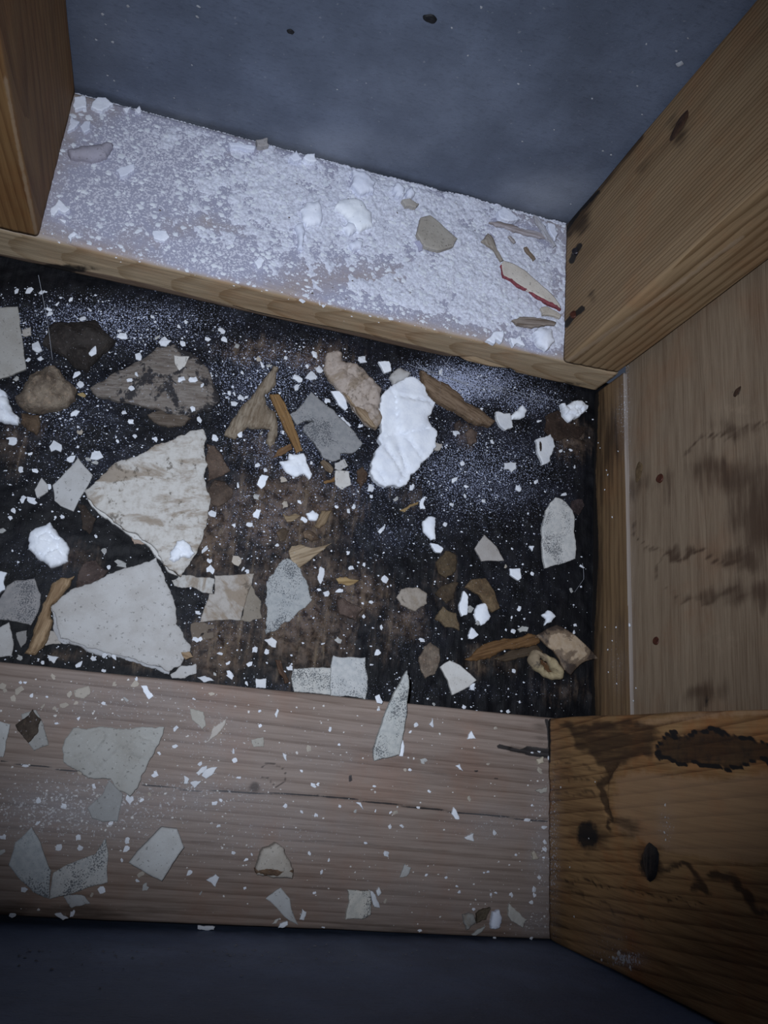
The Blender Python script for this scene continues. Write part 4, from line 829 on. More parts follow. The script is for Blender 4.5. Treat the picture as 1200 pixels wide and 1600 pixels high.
# --- on the far plate
FW = dict(where='p', mat='white')
WH_, PW_ = WH, PW; WH = (0.82, 0.84, 0.92); PW = (0.74, 0.76, 0.86)
D('plaster_chip', 'white chip in the back left corner of the far plate', '114,165 117,151 132,149 135,167 117,171', th=2.5, col=WH, **FW)
D('plaster_chip', 'white double chip second from the back left corner', '142,167 152,152 165,152 177,162 160,174', th=2.5, col=WH, **FW)
D('plaster_chip', 'white chip leaning on the grey board, third from the back left corner', '192,169 205,166 199,177', th=2, col=WH, **FW)
D('plaster_chip', 'white upright chip against the grey board, fourth from the back left corner', '211,172 218,165 220,175 216,178', th=2, col=WH, **FW)
D('plaster_chip', 'white triangular chip touching the left stud', '105,205 109,180 125,190 120,197', th=2, col=PW, **FW)
D('plaster_chip', 'white squarish chip right of the triangular one by the left stud', '125,197 132,189 141,189 141,202 132,207', th=2, col=PW, **FW)
D('plaster_lump', 'mauve-grey lump near the left stud', '105,230 125,224 147,222 177,220 167,240 142,247 110,242', where='p', th=5, mat='slab', col=(0.36, 0.34, 0.40), dome=.6)
D('plaster_chip', 'white flat chip right of the mauve lump', '181,265 195,260 210,255 210,265 187,276', th=2, col=PW, **FW)
D('plaster_chip', 'notched white chip at the foot of the left stud', '79,325 91,310 109,327 100,332 92,327 85,337 79,335', th=2, col=WH, **FW)
D('plaster_chip', 'small white wedge below the notched chip', '92,342 104,344 101,349', th=1.5, col=WH, **FW)
D('plaster_chip', 'small white chip near the front left of the far plate', '106,370 115,361 121,365 112,371 110,378', th=1.6, col=WH, **FW)
D('plaster_chip', 'white ragged chip at the front of the far plate', '239,360 260,360 265,370 257,377 240,372', th=2, col=WH, **FW)
D('plaster_lump', 'round white lump left of the broad white lump on the far plate', '470,325 480,312 500,310 505,330 503,345 480,350', th=5, col=WH, dome=.6, **FW)
D('plaster_lump', 'broad white lump at the centre of the far plate', '525,320 530,310 550,307 568,312 582,330 585,350 565,357 548,345', th=6, col=(0.85, 0.87, 0.91), dome=.45, **FW)
D('plaster_lump', 'small white lump tucked under the broad white lump', '536,353 545,345 556,346 558,358 545,366', th=4.5, col=WH, dome=.5, **FW)
D('plaster_lump', 'white block leaning on the grey board behind the broad lump', '551,285 552,262 570,266 588,282 585,296 565,300', th=6, col=PW, dome=.3, **FW)
D('plaster_chip', 'white chip against the grey board, left of centre', '474,246 480,241 492,240 495,251 482,252', th=4, col=WH, **FW)
D('plaster_chip', 'white pointed chip left of the chip at the grey board', '452,245 463,235 472,248 460,252', th=4, col=PW, **FW)
D('plaster_lump', 'elongated white ridge lump below the round lump', '462,350 474,345 478,360 474,388 466,386', th=4, col=PW, dome=.6, **FW)
D('plaster_lump', 'white lump right of the elongated ridge lump', '546,378 558,372 568,376 566,386 552,388', th=4, col=PW, dome=.5, **FW)
D('plaster_chip', 'white diamond chip at the front edge of the far plate', '397,408 405,400 414,406 408,417 403,420', th=2, col=WH, **FW)
D('plaster_chip', 'beige chip at the back, left of the tan rounded piece', '628,312 640,310 655,318 650,324 634,322', where='p', th=3, mat='slab', col=TAN, lift=2)
D('plaster_fragment', 'tan rounded plaster piece half sunk in the white powder', '651,364 657,340 672,336 691,351 715,372 709,384 685,391 664,385', where='p', th=3, mat='slab', col=(0.37, 0.34, 0.30), lift=2.2, rough=.04)
D('paper_scrap', 'small lilac scrap beside the tan rounded piece', '648,377 661,375 660,391 655,393', where='p', th=.8, lift=3, col=(0.42, 0.42, 0.56))
D('twig', 'short grey twig pointing at the red-edged strip', '753,375 763,363 769,367 776,385 788,405 784,407 768,385', where='p', th=2.5, mat='fibre', col=(0.33, 0.29, 0.25), lift=2.4, dome=.4)
st = D('paper_scrap', 'cream strip with a red lower edge against the right stud', '783,412 787,407 803,412 824,425 848,447 868,466 876,479 875,482 848,466 813,447 787,431', where='p', th=1.4, lift=3.4, mat='slab', col=(0.60, 0.55, 0.49), rough=.04)
piece('red_edge', 'frayed red edge', None, P2('782,414 785,413 788,430 814,446 848,465 877,482 876,485 848,469 813,449 786,432'), where='p', th=1.7, lift=3.2, mat='red', col=(0.4, 0.06, 0.07), parent=st)
D('wood_splinter', 'brown splinter near the front right of the far plate', '800,500 813,495 840,497 869,503 867,508 832,512 808,508', where='p', th=1.8, lift=2.4, mat='fibre', col=(0.27, 0.225, 0.195))
D('plaster_chip', 'tan chip under the red-edged strip', '845,481 856,479 877,492 875,497 848,492', where='p', th=2, lift=2.2, col=(0.50, 0.45, 0.39))
D('plaster_lump', 'white rounded lump at the foot of the right stud', '837,516 848,508 864,511 869,532 856,545 840,532', th=5, lift=1, col=WH, dome=.5, **FW)
D('plaster_chip', 'spiky white chip at the front edge near the right stud', '760,531 771,519 787,516 784,535 775,530 773,537', th=3, lift=1, col=WH, **FW)
D('plaster_chip', 'white ragged chip between the spiky chip and the rounded lump', '797,527 805,529 813,524 821,540 808,536 803,541', th=3, lift=1, col=WH, **FW)
D('wood_splinter', 'long thin grey splinter at the back right of the far plate', '764,347 776,346 813,357 851,367 853,372 813,363 776,353', where='p', th=1.6, lift=3.2, mat='fibre', col=(0.42, 0.38, 0.40))
D('wood_splinter', 'pale splinter slanting down to the right stud', '835,335 840,337 856,362 869,383 866,385 848,363', where='p', th=2, lift=4, mat='fibre', col=(0.50, 0.50, 0.55))
D('wood_splinter', 'short brown splinter above the red-edged strip', '819,386 823,385 837,404 834,407', where='p', th=1.5, lift=3, mat='fibre', col=(0.28, 0.22, 0.17))
D('wood_splinter', 'tiny grey splinter left of the short brown one', '794,369 797,368 806,378 803,380', where='p', th=1.2, lift=3, mat='fibre', col=(0.40, 0.37, 0.37))
D('plaster_chip', 'flat white shard against the grey board near the right stud', '856,348 866,350 872,365 868,375 860,364', th=3, lift=3, col=PW, **FW)
D('plaster_chip', 'white chip leaning on the grey board above the long grey splinter', '778,330 786,322 800,330 812,342 795,346 782,340', th=4, lift=2, col=PW, **FW)
D('plaster_lump', 'white crumbly lump at the back edge, right of the broad lump', '616,290 622,282 634,292 632,304 620,302', th=5, lift=1, col=PW, dome=.4, **FW)
D('plaster_lump', 'white knob at the back edge next to the crumbly lump', '637,294 645,290 650,300 644,306 637,304', th=5, lift=1, col=PW, dome=.5, **FW)
D('plaster_chip', 'pale oblong chip along the back edge, left of centre', '357,222 372,222 400,228 398,233 360,229', th=3, col=PW, **FW)
D('plaster_chip', 'greyish chip standing at the back edge beside the oblong chip', '400,218 418,216 420,227 402,227', where='p', th=4, mat='slab', col=(0.35, 0.33, 0.33))

# ------------------------------------------------------------------ small countable chips: positions and sizes measured in the photograph
# each list: x,y,size in pixels of an enlarged crop (origin x0, y0, enlargement k); size in photo pixels; t tan, g grey, o gold
DOTS = [
 ('f', 0, 380, 3.75, '95,280,10 170,275,14 245,290,9 270,285,6 355,320,6 415,330,8 335,358,9 283,388,9 292,415,10 527,392,8 480,445,10 440,515,6 513,508,7 370,495,6 285,527,8 700,512,7 788,558,6 720,550,15 545,635,17 450,770,14 471,828,11 215,615,20 920,555,12g 890,432,9 910,460,6 1090,462,8 1050,490,9 1070,590,10 960,580,20 815,663,13 800,768,8 755,803,9 770,850,9 1065,795,12 1138,800,14 1130,970,11 1165,1035,12 725,993,9 765,1045,11 440,995,13 572,953,6 235,678,9 168,682,8 98,795,10g 175,862,8 75,1160,14 45,1145,6 325,1190,18 690,1160,7 912,1150,9 470,1110,9t 480,890,12o 790,1130,8 415,1030,6'),
 ('f', 300, 480, 3.75, '170,135,12 190,190,11 90,185,9 265,228,10g 390,305,10t 412,342,13 450,345,9g 550,297,8 720,283,13 675,347,8 700,405,20 745,370,14 612,415,17 610,470,13 15,425,12 108,400,8 220,502,8 247,507,9 285,530,11 318,528,7 245,563,11 60,460,8 240,465,6 45,660,12 135,765,12 790,548,10 995,305,12 1090,605,11 990,695,9 280,748,12 405,740,8g 533,738,7 385,928,10 428,955,7 700,912,7 270,1048,11 375,1110,12g 545,1155,14t 632,1140,9 850,1170,9 950,1165,9 1048,1060,16 1050,1110,7 535,1010,12t 350,825,6 172,840,6 295,385,7'),
 ('f', 560, 540, 3, '15,65,16 385,125,10 575,300,7 845,355,10 455,410,12 487,553,9 625,450,8 947,493,7 997,490,7 830,640,9 750,668,12 450,628,11 585,728,9 500,705,8 505,660,8 250,667,12 55,670,14 65,710,7 175,722,10g 440,745,8 407,838,8 485,873,6 965,697,12 875,685,5 795,788,6 468,820,6 1013,570,7 330,637,5 105,868,16'),
 ('f', 0, 660, 3.529, '70,105,14 305,145,18 393,200,14 537,188,18 485,205,10g 525,222,10g 195,265,11 115,265,10 165,175,7 127,420,12 172,432,15 75,487,9 57,525,8 10,600,12g 305,520,7 345,522,8 527,628,7 860,95,9 650,103,6 430,135,6 270,352,10 100,770,6 600,800,8 670,780,18g 1170,510,12 1130,700,15 1155,765,9 1160,810,14 1160,270,6 515,1300,9 575,1285,10 630,1290,11 575,1370,7 1075,1195,11 1105,1195,7 1090,1050,9 235,1325,7 435,1335,12 110,1300,10g 575,710,10g'),
 ('f', 300, 720, 3.75, '120,315,14 245,377,7 337,370,11 260,585,17t 300,632,9 325,648,8 373,717,6 498,495,7 632,240,8 652,342,12 850,270,8 915,293,9 950,268,8 835,310,6 1108,408,18 1130,695,12 930,627,11 915,538,7 975,595,6 1010,607,7 790,780,12 745,755,7 865,762,13 720,625,6 1048,825,8 1008,915,9 1103,912,6 1060,980,6 1108,975,8 765,1073,8 860,1055,13g 650,1068,6 370,1105,12 437,1120,11 20,1045,10 165,1130,9 210,1188,8 225,1255,14 130,1250,8g 440,1183,6 575,1215,10 545,1235,5 335,1190,10 320,1305,8 1050,1195,7 1087,1125,12 1090,1395,15 1000,835,6'),
 ('f', 580, 800, 3, '45,88,17 345,58,8 425,93,6 200,148,6 660,172,6 630,258,7t 598,362,6 695,450,9 745,470,6 658,495,7 718,500,6 665,560,9 632,553,6 238,600,10 985,255,10 985,210,6 938,370,8g 985,350,6 950,565,7 955,530,7 755,287,8 710,245,5 725,280,5 265,875,6 393,893,5 435,915,8 695,890,6 680,855,5 715,800,6 668,745,7 640,935,8 68,318,10 75,350,6 500,520,9g 465,455,12g 495,935,6 293,900,7g'),
 ('p', 0, 1020, 3.75, '15,195,13t 30,220,9t 115,215,18t 80,265,12t 185,250,8 275,257,6 120,175,7 145,175,6 310,140,12t 405,245,13t 445,295,9t 375,310,18t 250,315,12t 320,325,8t 607,298,8 740,275,14g 790,185,16t 670,185,9t 800,155,8 1135,270,8 1030,440,12 1025,550,12 935,590,8 1170,650,9 460,385,6 330,415,6 265,525,6 150,665,14 465,700,14t 548,780,10 225,865,11 375,900,13 220,1000,9 650,995,12 745,1105,12 740,1150,13 715,1215,8 345,1140,12 470,1145,12 460,1080,12 20,1080,11 10,1170,14g 820,1300,14t 805,1335,8 850,1375,13g 540,1415,8t 140,1385,11 595,1390,14 1110,1290,12 1175,1410,9g 75,1535,14 425,1530,11 875,830,10t 830,865,10 760,860,16 910,713,12'),
 ('p', 300, 1020, 3.333, '355,380,8 100,215,12t 350,305,6 720,395,10 970,295,8 765,478,6 605,500,13t 570,615,7 630,690,12 655,685,7 245,650,11 115,785,11 150,770,7 216,515,12 222,560,10 570,828,7 770,800,8 487,797,10 850,825,8g 955,825,7 1035,830,7 1060,830,12t 1030,907,10 1095,903,9 645,845,8 905,990,6 610,1045,9 310,1050,7 282,1078,9 215,1040,8 675,1143,8 712,1080,7 275,1225,6 640,1250,7 1008,1290,9t 1165,375,8 1135,410,7 1110,610,7t 1135,608,7t 950,695,6 685,1430,8 1010,1045,14 140,900,8'),
 ('p', 620, 1080, 4, '120,210,9 85,255,8 615,230,9t 570,455,8t 205,628,8 450,672,12t 35,845,8 610,885,10 135,722,8 845,715,6 815,800,14 920,850,12 890,495,13t 845,385,8 890,375,8 950,418,8 165,435,14g 745,1022,6 925,990,10 890,1165,9 855,1240,10 860,1275,8 840,1320,9 590,1270,6 620,1260,6 545,1135,6 570,1128,6 310,1165,6 185,1150,7 375,1220,6 390,1255,6 480,1363,6 715,1270,9 840,1540,8 610,1540,12 145,1495,8 925,940,9 920,1040,7 80,490,7 55,490,6'),
]
COLS = {'w': (0.74, 0.755, 0.79), 't': (0.45, 0.40, 0.34), 'g': (0.42, 0.42, 0.41), 'o': (0.33, 0.24, 0.11)}
def chip_mesh(k):
    rnd = random.Random(100 + k); n = rnd.randint(6, 10); vs = []
    el = rnd.uniform(0.5, 0.95); th = rnd.uniform(0.16, 0.32)
    an = sorted((2 * math.pi * (i + rnd.uniform(-.42, .42)) / n) for i in range(n)); rr = [rnd.uniform(.55, 1.2) for _ in an]
    for a_, r in zip(an, rr): vs.append((r * math.cos(a_) * .5, r * math.sin(a_) * .5 * el, 0))
    for a_, r in zip(an, rr): vs.append((r * math.cos(a_) * .47, r * math.sin(a_) * .47 * el, th * rnd.uniform(.35, .7)))
    vs.append((rnd.uniform(-.1, .1), rnd.uniform(-.1, .1), th))
    fs = [tuple(range(n))[::-1]] + [(i, (i + 1) % n, n + (i + 1) % n, n + i) for i in range(n)] + [(n + i, n + (i + 1) % n, 2 * n) for i in range(n)]
    me = bpy.data.meshes.new('plaster_chip'); me.from_pydata(vs, [], fs); me.update(); return me
CHIPS = {}
for m_ in ('white', 'slab'):
    CHIPS[m_] = [chip_mesh(k) for k in range(12)]
    for me in CHIPS[m_]: me.materials.append(M[m_])
dots = []
for where, x0, y0, k, txt in DOTS:
    for q in txt.split():
        c = 'w'
        if q[-1].isalpha(): c, q = q[-1], q[:-1]
        x, y, s_ = map(float, q.split(',')); dots.append((where, x0 + x / k, y0 + y / k, s_, c))
keep = []
for d_ in sorted(dots, key=lambda d: -d[3]):                          # the same chip seen in two overlapping crops counts once
    if all(math.dist(d_[1:3], q[1:3]) > 6 for q in keep): keep.append(d_)
KINDS = {'w': 'white', 't': 'tan', 'g': 'grey', 'o': 'golden'}
MARKS = {'f': [(20,535,'taupe slab at the left edge'),(68,600,'rough brown stone'),(125,525,'dark flat stone'),(240,600,'broad rotted slab'),(395,635,'forked twig'),(447,660,'orange lath'),
               (510,665,'grey notched slab'),(465,725,'jagged white lump'),(555,605,'pale rotten log'),(635,675,'large white lump'),(715,625,'curved shaving'),(900,640,'corner lump'),(855,702,'grooved chip'),
               (797,728,'notched white chip'),(873,830,'blade-shaped piece'),(672,825,'upright white lump'),(115,757,'five-sided grey slab'),(245,775,'veined triangle'),(75,850,'lone white lump'),
               (190,965,'large beige slab'),(75,965,'tan wood strip'),(30,940,'blotchy grey slab'),(340,745,'angular brown flake'),(345,775,'rounded brown flake'),(355,935,'mottled square slab'),
               (450,935,'grey diamond slab'),(485,865,'tan wood wedge'),(505,812,'short brown stick'),(543,908,'golden leaf-shaped splinter'),(548,950,'reddish-brown block'),(545,1058,'speckled square slab'),
               (488,1062,'pale oblong slab'),(645,937,'oval hollow flake'),(765,863,'taupe four-sided chip'),(755,925,'wedge-shaped brown flake'),(672,1032,'upright tan flake'),(712,1060,'cream chip'),(870,1025,'torn brown paper'),(535,745,'squarish beige chip')],
         'p': [(45,1135,'dark diamond flake'),(185,1180,'large wrinkled slab'),(165,1260,'smooth grey slab'),(48,1350,'pointed speckled slab'),(130,1365,'horned speckled slab'),(245,1335,'thick block'),
               (230,1080,'bow-shaped chip'),(128,1083,'smeared crumb'),(338,1140,'long beige smear'),(402,1160,'tan square flake'),(312,1212,'flake cluster by the crack'),(610,1130,'pointed spike'),(430,1345,'tan wedge'),
               (445,1415,'kite-shaped shard'),(562,1412,'square cream chip'),(634,1360,'grey leaf-shaped chip'),(562,1260,'triangular shard'),(735,1440,'grey curled chip'),(810,1432,'beige ragged chip'),(737,1150,'white triangle'),
               (712,1270,'sickle chip'),(733,1308,'arrow-shaped chip'),(845,1188,'tan lump at the stud'),(837,1338,'tan leaf chip'),(332,1376,'four-pointed chip'),(845,1234,'tan flat chip at the stud')]}
NTH = ['nearest to it', 'second from it', 'third from it', 'fourth from it', 'fifth from it', 'sixth from it', 'seventh from it', 'eighth from it', 'ninth from it', 'tenth from it', 'eleventh from it', 'twelfth from it']
def landmark(where, x, y):
    mx, my, nm = min(MARKS[where], key=lambda m: math.dist(m[:2], (x, y)))
    dx, dy = x - mx, y - my
    side = ('right of' if dx > 0 else 'left of') if abs(dx) > abs(dy) else ('in front of' if dy > 0 else 'behind')
    return side, nm, math.dist((mx, my), (x, y))
clusters = {}
for d_ in keep[:300]:
    side, nm, dist = landmark(*d_[:3]); clusters.setdefault((d_[0], d_[4], side, nm), []).append((dist, d_))
NAMED = {}
for (wh, c, side, nm), L_ in clusters.items():
    for k, (dist, d_) in enumerate(sorted(L_, key=lambda q: q[0])):
        NAMED[d_] = f"small {KINDS[c]} plaster chip {side} the {nm}" + (f", {NTH[min(k, 11)]}" if len(L_) > 1 else '')
DEPS = bpy.context.evaluated_depsgraph_get(); DEPS.update()
def ground(x, y, where):
    """Height of what lies at this pixel's place, so a chip rests on it."""
    p = U(x, y, BASES[where])
    hit, loc, *_ = SC.ray_cast(DEPS, Vector((p[0], p[1], TOP + 0.03)), Vector((0, 0, -1)))
    return loc.z if hit else BASES[where]
MAXC = 300; extra = []
for i, (where, x, y, s_, c) in enumerate(keep):
    if i >= MAXC: extra.append((where, x, y, s_, c)); continue
    z = ground(x, y, where); p = U(x, y, z)
    sc_ = s_ * (1.12 if where == 'f' else 0.88) * (CAM[2] - z) / F / max(0.75, -(R @ np.array([(x - 600) / F, (800 - y) / F, -1.0]))[2] / math.sqrt(1 + ((x - 600) ** 2 + (y - 800) ** 2) / F ** 2))
    o = link('plaster_chip', CHIPS['white' if c == 'w' else 'slab'][i % 12], None, (p[0], p[1], z - 0.0001), random.uniform(0, 6.28))
    o.scale = (sc_, sc_ * random.uniform(.8, 1.0), sc_ * random.uniform(.5, .8))
    f_ = random.uniform(.85, 1.08); o.color = (*[min(.9, v * f_) for v in COLS[c]], 1)
    tag(o, NAMED[(where, x, y, s_, c)], 'plaster', f"small {KINDS[c]} chips on the {'floor' if where == 'f' else 'near plate'}")

# ------------------------------------------------------------------ crumbs too small to count: one object for each surface
def crumbs(name, label, pts, sizes, cols_mat, on='z', nrm=None, flat=1.0):
    """pts: (n,3) seats; sizes: across (m). Each crumb a small faceted mound."""
    n = len(pts); k = 5
    an = (np.arange(k)[None] + rng.uniform(-.3, .3, (n, k))) * 2 * np.pi / k + rng.uniform(0, 6.28, (n, 1))
    r = sizes[:, None] * .5 * rng.uniform(.6, 1.15, (n, k)); el = rng.uniform(.55, 1, (n, 1))
    a_, b_ = r * np.cos(an), r * np.sin(an) * el
    if nrm is None: X, Y, N = np.array([1, 0, 0.]), np.array([0, 1, 0.]), np.array([0, 0, 1.])
    else:
        N = np.array(nrm, float); X = np.cross(N, [0.3, 0.5, 0.81]); X /= np.linalg.norm(X); Y = np.cross(N, X)
    ring = pts[:, None] + a_[..., None] * X + b_[..., None] * Y - 0.00005 * N
    apex = pts + (sizes * flat * rng.uniform(.2, .4, n))[:, None] * N
    V = np.concatenate([ring, apex[:, None]], 1).reshape(-1, 3)
    b0 = np.arange(n)[:, None] * (k + 1)
    f = np.concatenate([np.stack([b0[:, 0] + q, b0[:, 0] + (q + 1) % k, b0[:, 0] + k], 1) for q in range(k)])
    base = pts.mean(0); base[2] = pts[:, 2].min()
    me = bpy.data.meshes.new(name); me.vertices.add(len(V)); me.vertices.foreach_set('co', (V - base).astype(np.float32).ravel())
    me.loops.add(f.size); me.loops.foreach_set('vertex_index', f.ravel().astype(np.int32))
    me.polygons.add(len(f)); me.polygons.foreach_set('loop_start', np.arange(0, f.size, 3, dtype=np.int32)); me.update(calc_edges=True)
    o = link(name, me, cols_mat, tuple(base)); o.color = (0.70, 0.72, 0.77, 1)
    return tag(o, label, None, None, 'stuff')
def sample(n, box, dens, z, poly=None):
    """Random places on the plane z inside a pixel box, kept with probability dens(px)."""
    P = []
    q = np.stack([rng.uniform(box[0], box[2], n), rng.uniform(box[1], box[3], n)], 1)
    q = q[rng.uniform(0, 1, n) < dens(q)]
    if poly is not None: q = q[sd_poly(q, poly) > 0]
    d = np.stack([(q[:, 0] - 600) / F, (800 - q[:, 1]) / F, -np.ones(len(q))], 1) @ R.T
    return CAM + ((z - CAM[2]) / d[:, 2])[:, None] * d
def sizes(n, lo, hi, p=2.6):
    return lo + (hi - lo) * rng.uniform(0, 1, n) ** p
mm = 0.001
FLOORPOLY = P2('-30,425 200,470 560,545 930,620 936,700 942,1118 860,1120 400,1072 -30,1030')
fd = [(170,520,230,70,1.0),(430,600,230,110,.75),(740,720,170,120,.85),(720,595,120,36,1.3),(100,700,150,120,.6),(420,820,160,110,.6),(330,980,130,90,.5),(100,1020,140,25,.7),(860,1060,40,60,.35),(600,900,420,250,.28),(700,1090,250,30,.3)]
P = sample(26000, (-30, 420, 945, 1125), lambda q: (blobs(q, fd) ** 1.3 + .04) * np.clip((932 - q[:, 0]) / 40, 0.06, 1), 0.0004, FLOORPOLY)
crumbs('plaster_crumbs', 'white plaster specks peppering the black floor', P, sizes(len(P), .26 * mm, 1.5 * mm, 5.0), M['white'])
NEARPOLY = P2('-30,1036 400,1080 850,1126 853,1464 400,1446 -30,1428')
nd = [(110,1270,190,60,.62),(300,1250,140,60,.5),(150,1090,180,40,.45),(330,1140,90,60,.5),(842,1330,16,140,.45),(760,1380,90,70,.5),(500,1180,350,90,.22),(600,1330,350,90,.25),(830,1440,40,25,.8)]
P = sample(10000, (-30, 1030, 860, 1468), lambda q: blobs(q, nd) ** 1.2 + .03, TOP, NEARPOLY)
crumbs('plaster_crumbs', 'pale plaster specks scattered over the near pinkish plate', P, sizes(len(P), .22 * mm, 1.5 * mm, 4.5), M['slab']).color = (0.62, 0.60, 0.58, 1)

# white powder heaped on the far plate: a layer that thins out into specks towards the left and the front
FARPOLY = P2('115,153 60,371 440,468 880,566 885,346 700,303 400,226')
nu, nv = 520, 170
A_, B_ = bl2 + (br_ - bl2) * 0.30, br_; C_, D_ = fl2 + (fr - fl2) * 0.30, U(880, 566, TOP)
C_, D_ = C_ + np.array([0, 0.0042, 0]), D_ + np.array([0, 0.0042, 0])
A_[1] = B_[1] = YB - 0.0005
u_ = np.linspace(0, 1, nu)[:, None, None]; v_ = np.linspace(0, 1, nv)[None, :, None]
Q = ((A_ * (1 - u_) + B_ * u_) * (1 - v_) + (C_ * (1 - u_) + D_ * u_) * v_).reshape(-1, 3); Q[:, 2] = TOP
px = PX(Q); ins = sd_poly(px, FARPOLY)
den = blobs(px, [(560,330,240,100,1.0),(760,430,170,110,1.15),(430,280,170,80,.85),(270,215,130,40,.50),(640,450,200,50,.75),(860,510,50,50,1.15),(640,310,200,60,1.0)])
nzA = fbm(Q, 95, 21.0, 5); nzB = fbm(Q, 420, 33.0, 3); nzC = np.array([abs(noise.noise((p[0] * 230, p[1] * 230, 7.7))) for p in Q])
hgt = (den - 0.62) * 2.3 + nzA * 1.2 + nzB * 0.55 + nzC * .35
front = np.clip(d_line(px, [(60, 371), (440, 468), (880, 566)]) / 45, 0, 1)
hgt = np.where(hgt > 0, hgt * 0.75, hgt) * mm * np.clip(front * 1.4, 0, 1.1) - (1 - front) * 0.7 * mm
hgt = np.where(ins < -4, -1 * mm, np.clip(hgt, -0.4 * mm, 4.2 * mm))
back = np.clip(1 - np.abs(v_ * np.ones((nu, nv, 1))).reshape(-1) / 0.06, 0, 1)
Q[:, 2] = TOP + hgt - back * 1.0 * mm * rng.uniform(0, 1, len(Q))
base = np.array([Q[:, 0].mean(), Q[:, 1].mean(), TOP])
o = link('plaster_dust', grid_mesh('plaster_dust', Q - base, nu, nv), M['dust'], tuple(base)); tag(o, 'white plaster powder heaped on the far pine plate', None, None, 'stuff')
DEPS = bpy.context.evaluated_depsgraph_get(); DEPS.update()
pd = [(560,330,260,110,.8),(760,430,170,110,.9),(420,290,170,90,.7),(240,250,170,110,.42),(330,400,180,40,.6),(130,350,70,40,.35),(600,475,220,40,.8),(150,190,60,40,.3)]
P = sample(30000, (60, 150, 890, 570), lambda q: blobs(q, pd), TOP, FARPOLY)
seat = np.zeros(len(P), bool)
for k in range(len(P)):                                               # crumbs rest on the plate or its powder, not on the larger pieces
    hit, loc, _n, _i, ob, _m = SC.ray_cast(DEPS, Vector((P[k, 0], P[k, 1], TOP + 0.03)), Vector((0, 0, -1)))
    if hit and ob.name.split('.')[0] in ('plaster_dust', 'bottom_plate'): P[k, 2] = loc.z; seat[k] = True
P = P[seat]; P[:, 2] += 0.00016
crumbs('plaster_crumbs', 'white plaster crumbs spread over the far pine plate', P, sizes(len(P), .25 * mm, 4.0 * mm, 7.0), M['white'], flat=.55)
dk = sample(260, (240, 240, 885, 540), lambda q: blobs(q, [(620,400,260,120,.9)]), TOP, FARPOLY)
for k in range(len(dk)):
    hit, loc, *_ = SC.ray_cast(DEPS, Vector((dk[k, 0], dk[k, 1], TOP + 0.03)), Vector((0, 0, -1)))
    if hit: dk[k, 2] = loc.z
crumbs('dirt_crumbs', 'dark brown grit among the white powder on the far plate', dk, sizes(len(dk), .4 * mm, 1.6 * mm, 3), M['stone']).color = (0.16, 0.13, 0.11, 1)
# the chips of the measured list beyond the first 300, and specks caught on the boards
if extra:
    P = np.array([U(x, y, BASES[w_] + 0.0003) for w_, x, y, s_, c in extra]); S = np.array([s_ * .30 * mm for w_, x, y, s_, c in extra])
    crumbs('plaster_crumbs', 'tiniest loose white chips on the floor and near plate', P, S, M['white'])
def on_plane(L, ax, v): return np.array([U(x, y, v, ax) for x, y, _ in L]), np.array([s_ * .28 * mm for *_, s_ in L])
spots = [(160,22,7),(165,38,5),(200,10,8),(150,62,6),(310,10,7),(308,26,8),(176,66,6),(300,102,5),(272,153,5),(168,118,5),(178,126,5),(752,12,7),(706,44,5),(731,87,4),(828,102,3),(810,131,6),(925,154,5),(996,135,6),(1010,69,5),(1057,80,6),(1062,100,14),(1003,179,5),(955,242,5),(816,221,5),(942,236,5),(866,203,5),(486,228,4),(892,319,5),(1075,60,4),(527,140,4),(572,130,4)]
P, S = on_plane(spots, 1, YB - 0.0003); crumbs('wall_dust', 'pale dust specks clinging to the grey back board', P, S, M['slab'], nrm=(0, -1, 0)).color = (0.34, 0.35, 0.38, 1)
rnds = [(x, 1475 + abs(rng.normal(0, 22)), rng.uniform(3, 7)) for x in rng.uniform(20, 800, 120)]
P, S = on_plane(rnds, 1, YF + 0.0003); crumbs('wall_dust', 'faint dust specks along the foot of the slate grey board', P, S * .8, M['slab'], nrm=(0, 1, 0)).color = (0.16, 0.17, 0.20, 1)
pn = [(938,700,4),(948,735,5),(950,742,4),(945,765,4),(957,808,5),(946,980,4),(963,980,4),(984,977,9),(957,1001,5),(950,1015,4),(951,1050,4),(964,1068,5),(994,1075,4),(966,705,5),(935,692,4),(990,1095,4)]
P, S = on_plane(pn, 0, XS - 0.0008); P[:, 0] -= 0.0002; crumbs('wall_dust', 'white specks stuck to the brown end strip', P, S, M['white'], nrm=(-1, 0, 0.1))
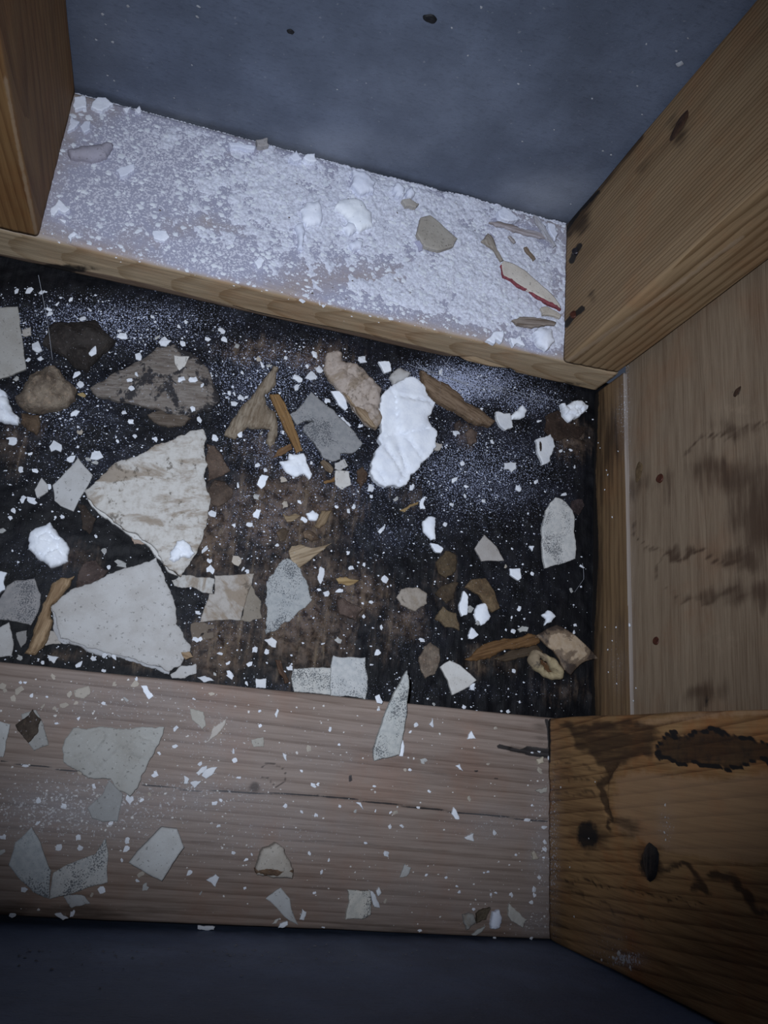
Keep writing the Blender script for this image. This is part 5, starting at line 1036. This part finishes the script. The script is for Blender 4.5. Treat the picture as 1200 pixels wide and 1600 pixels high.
sn = [(1040,1258,7),(1042,1268,5),(967,1490,9),(975,1500,8),(958,1496,7),(985,1512,8),(940,1500,6),(1064,1187,5),(930,1222,4),(978,1152,5),(876,1230,4),(920,1310,3),(890,1355,4),(1038,1300,5),(1040,1312,4),(897,1432,4)]
P, S = on_plane(sn, 0, xn_ - 0.0004); crumbs('wall_dust', 'white specks stuck to the water-stained near stud', P, S, M['white'], nrm=(-1, 0, 0)).color = (0.5, 0.48, 0.46, 1)

# fine cobweb strands between the far plate and the debris
def strands(name, label, L, r=0.00007):
    vs, fs = [], []
    for A, B, sag in L:
        A, B = np.array(A), np.array(B); n = 10; seg = 4
        for i in range(n):
            t = i / (n - 1); c = A * (1 - t) + B * t - np.array([0, 0, sag * 4 * t * (1 - t)])
            for k in range(seg):
                an = k * math.pi / 2; vs.append(tuple(c + r * np.array([math.cos(an), math.sin(an) * .5, math.sin(an)])))
        b = len(vs) - n * seg
        for i in range(n - 1):
            for k in range(seg): fs.append((b + i * seg + k, b + i * seg + (k + 1) % seg, b + (i + 1) * seg + (k + 1) % seg, b + (i + 1) * seg + k))
    base = np.mean(vs, 0); base[2] = min(v[2] for v in vs)
    me = bpy.data.meshes.new(name); me.from_pydata([tuple(np.array(v) - base) for v in vs], [], fs); me.update()
    o = link(name, me, M['slab'], tuple(base)); o.color = (0.5, 0.52, 0.58, 1); return tag(o, label, 'cobweb', None, 'thing')
strands('cobweb', 'fine dusty cobweb strands under the far plate above the curved shaving',
        [(U(x0, y0, z0), U(x1, y1, 0.004), 0.0006) for x0, y0, z0, x1, y1 in [(640,570,.012,730,600),(660,575,.010,760,612),(690,560,.016,720,590),(700,590,.008,850,628),(730,585,.010,790,612),(650,566,.012,700,606),(760,600,.008,870,626),(705,556,.018,690,580)]])
strands('cobweb', 'thin dusty thread hanging beside the dark flat stone at left', [(U(74, 500, .012), U(82, 562, .009), 0.0004), (U(60, 430, .02), U(74, 500, .012), 0.0003)])
strands('cobweb', 'thin dusty thread above the torn paper near the right strip', [(U(910, 880, .002), U(912, 905, .002), -0.0005), (U(912, 905, .002), U(898, 925, .001), 0.0)])
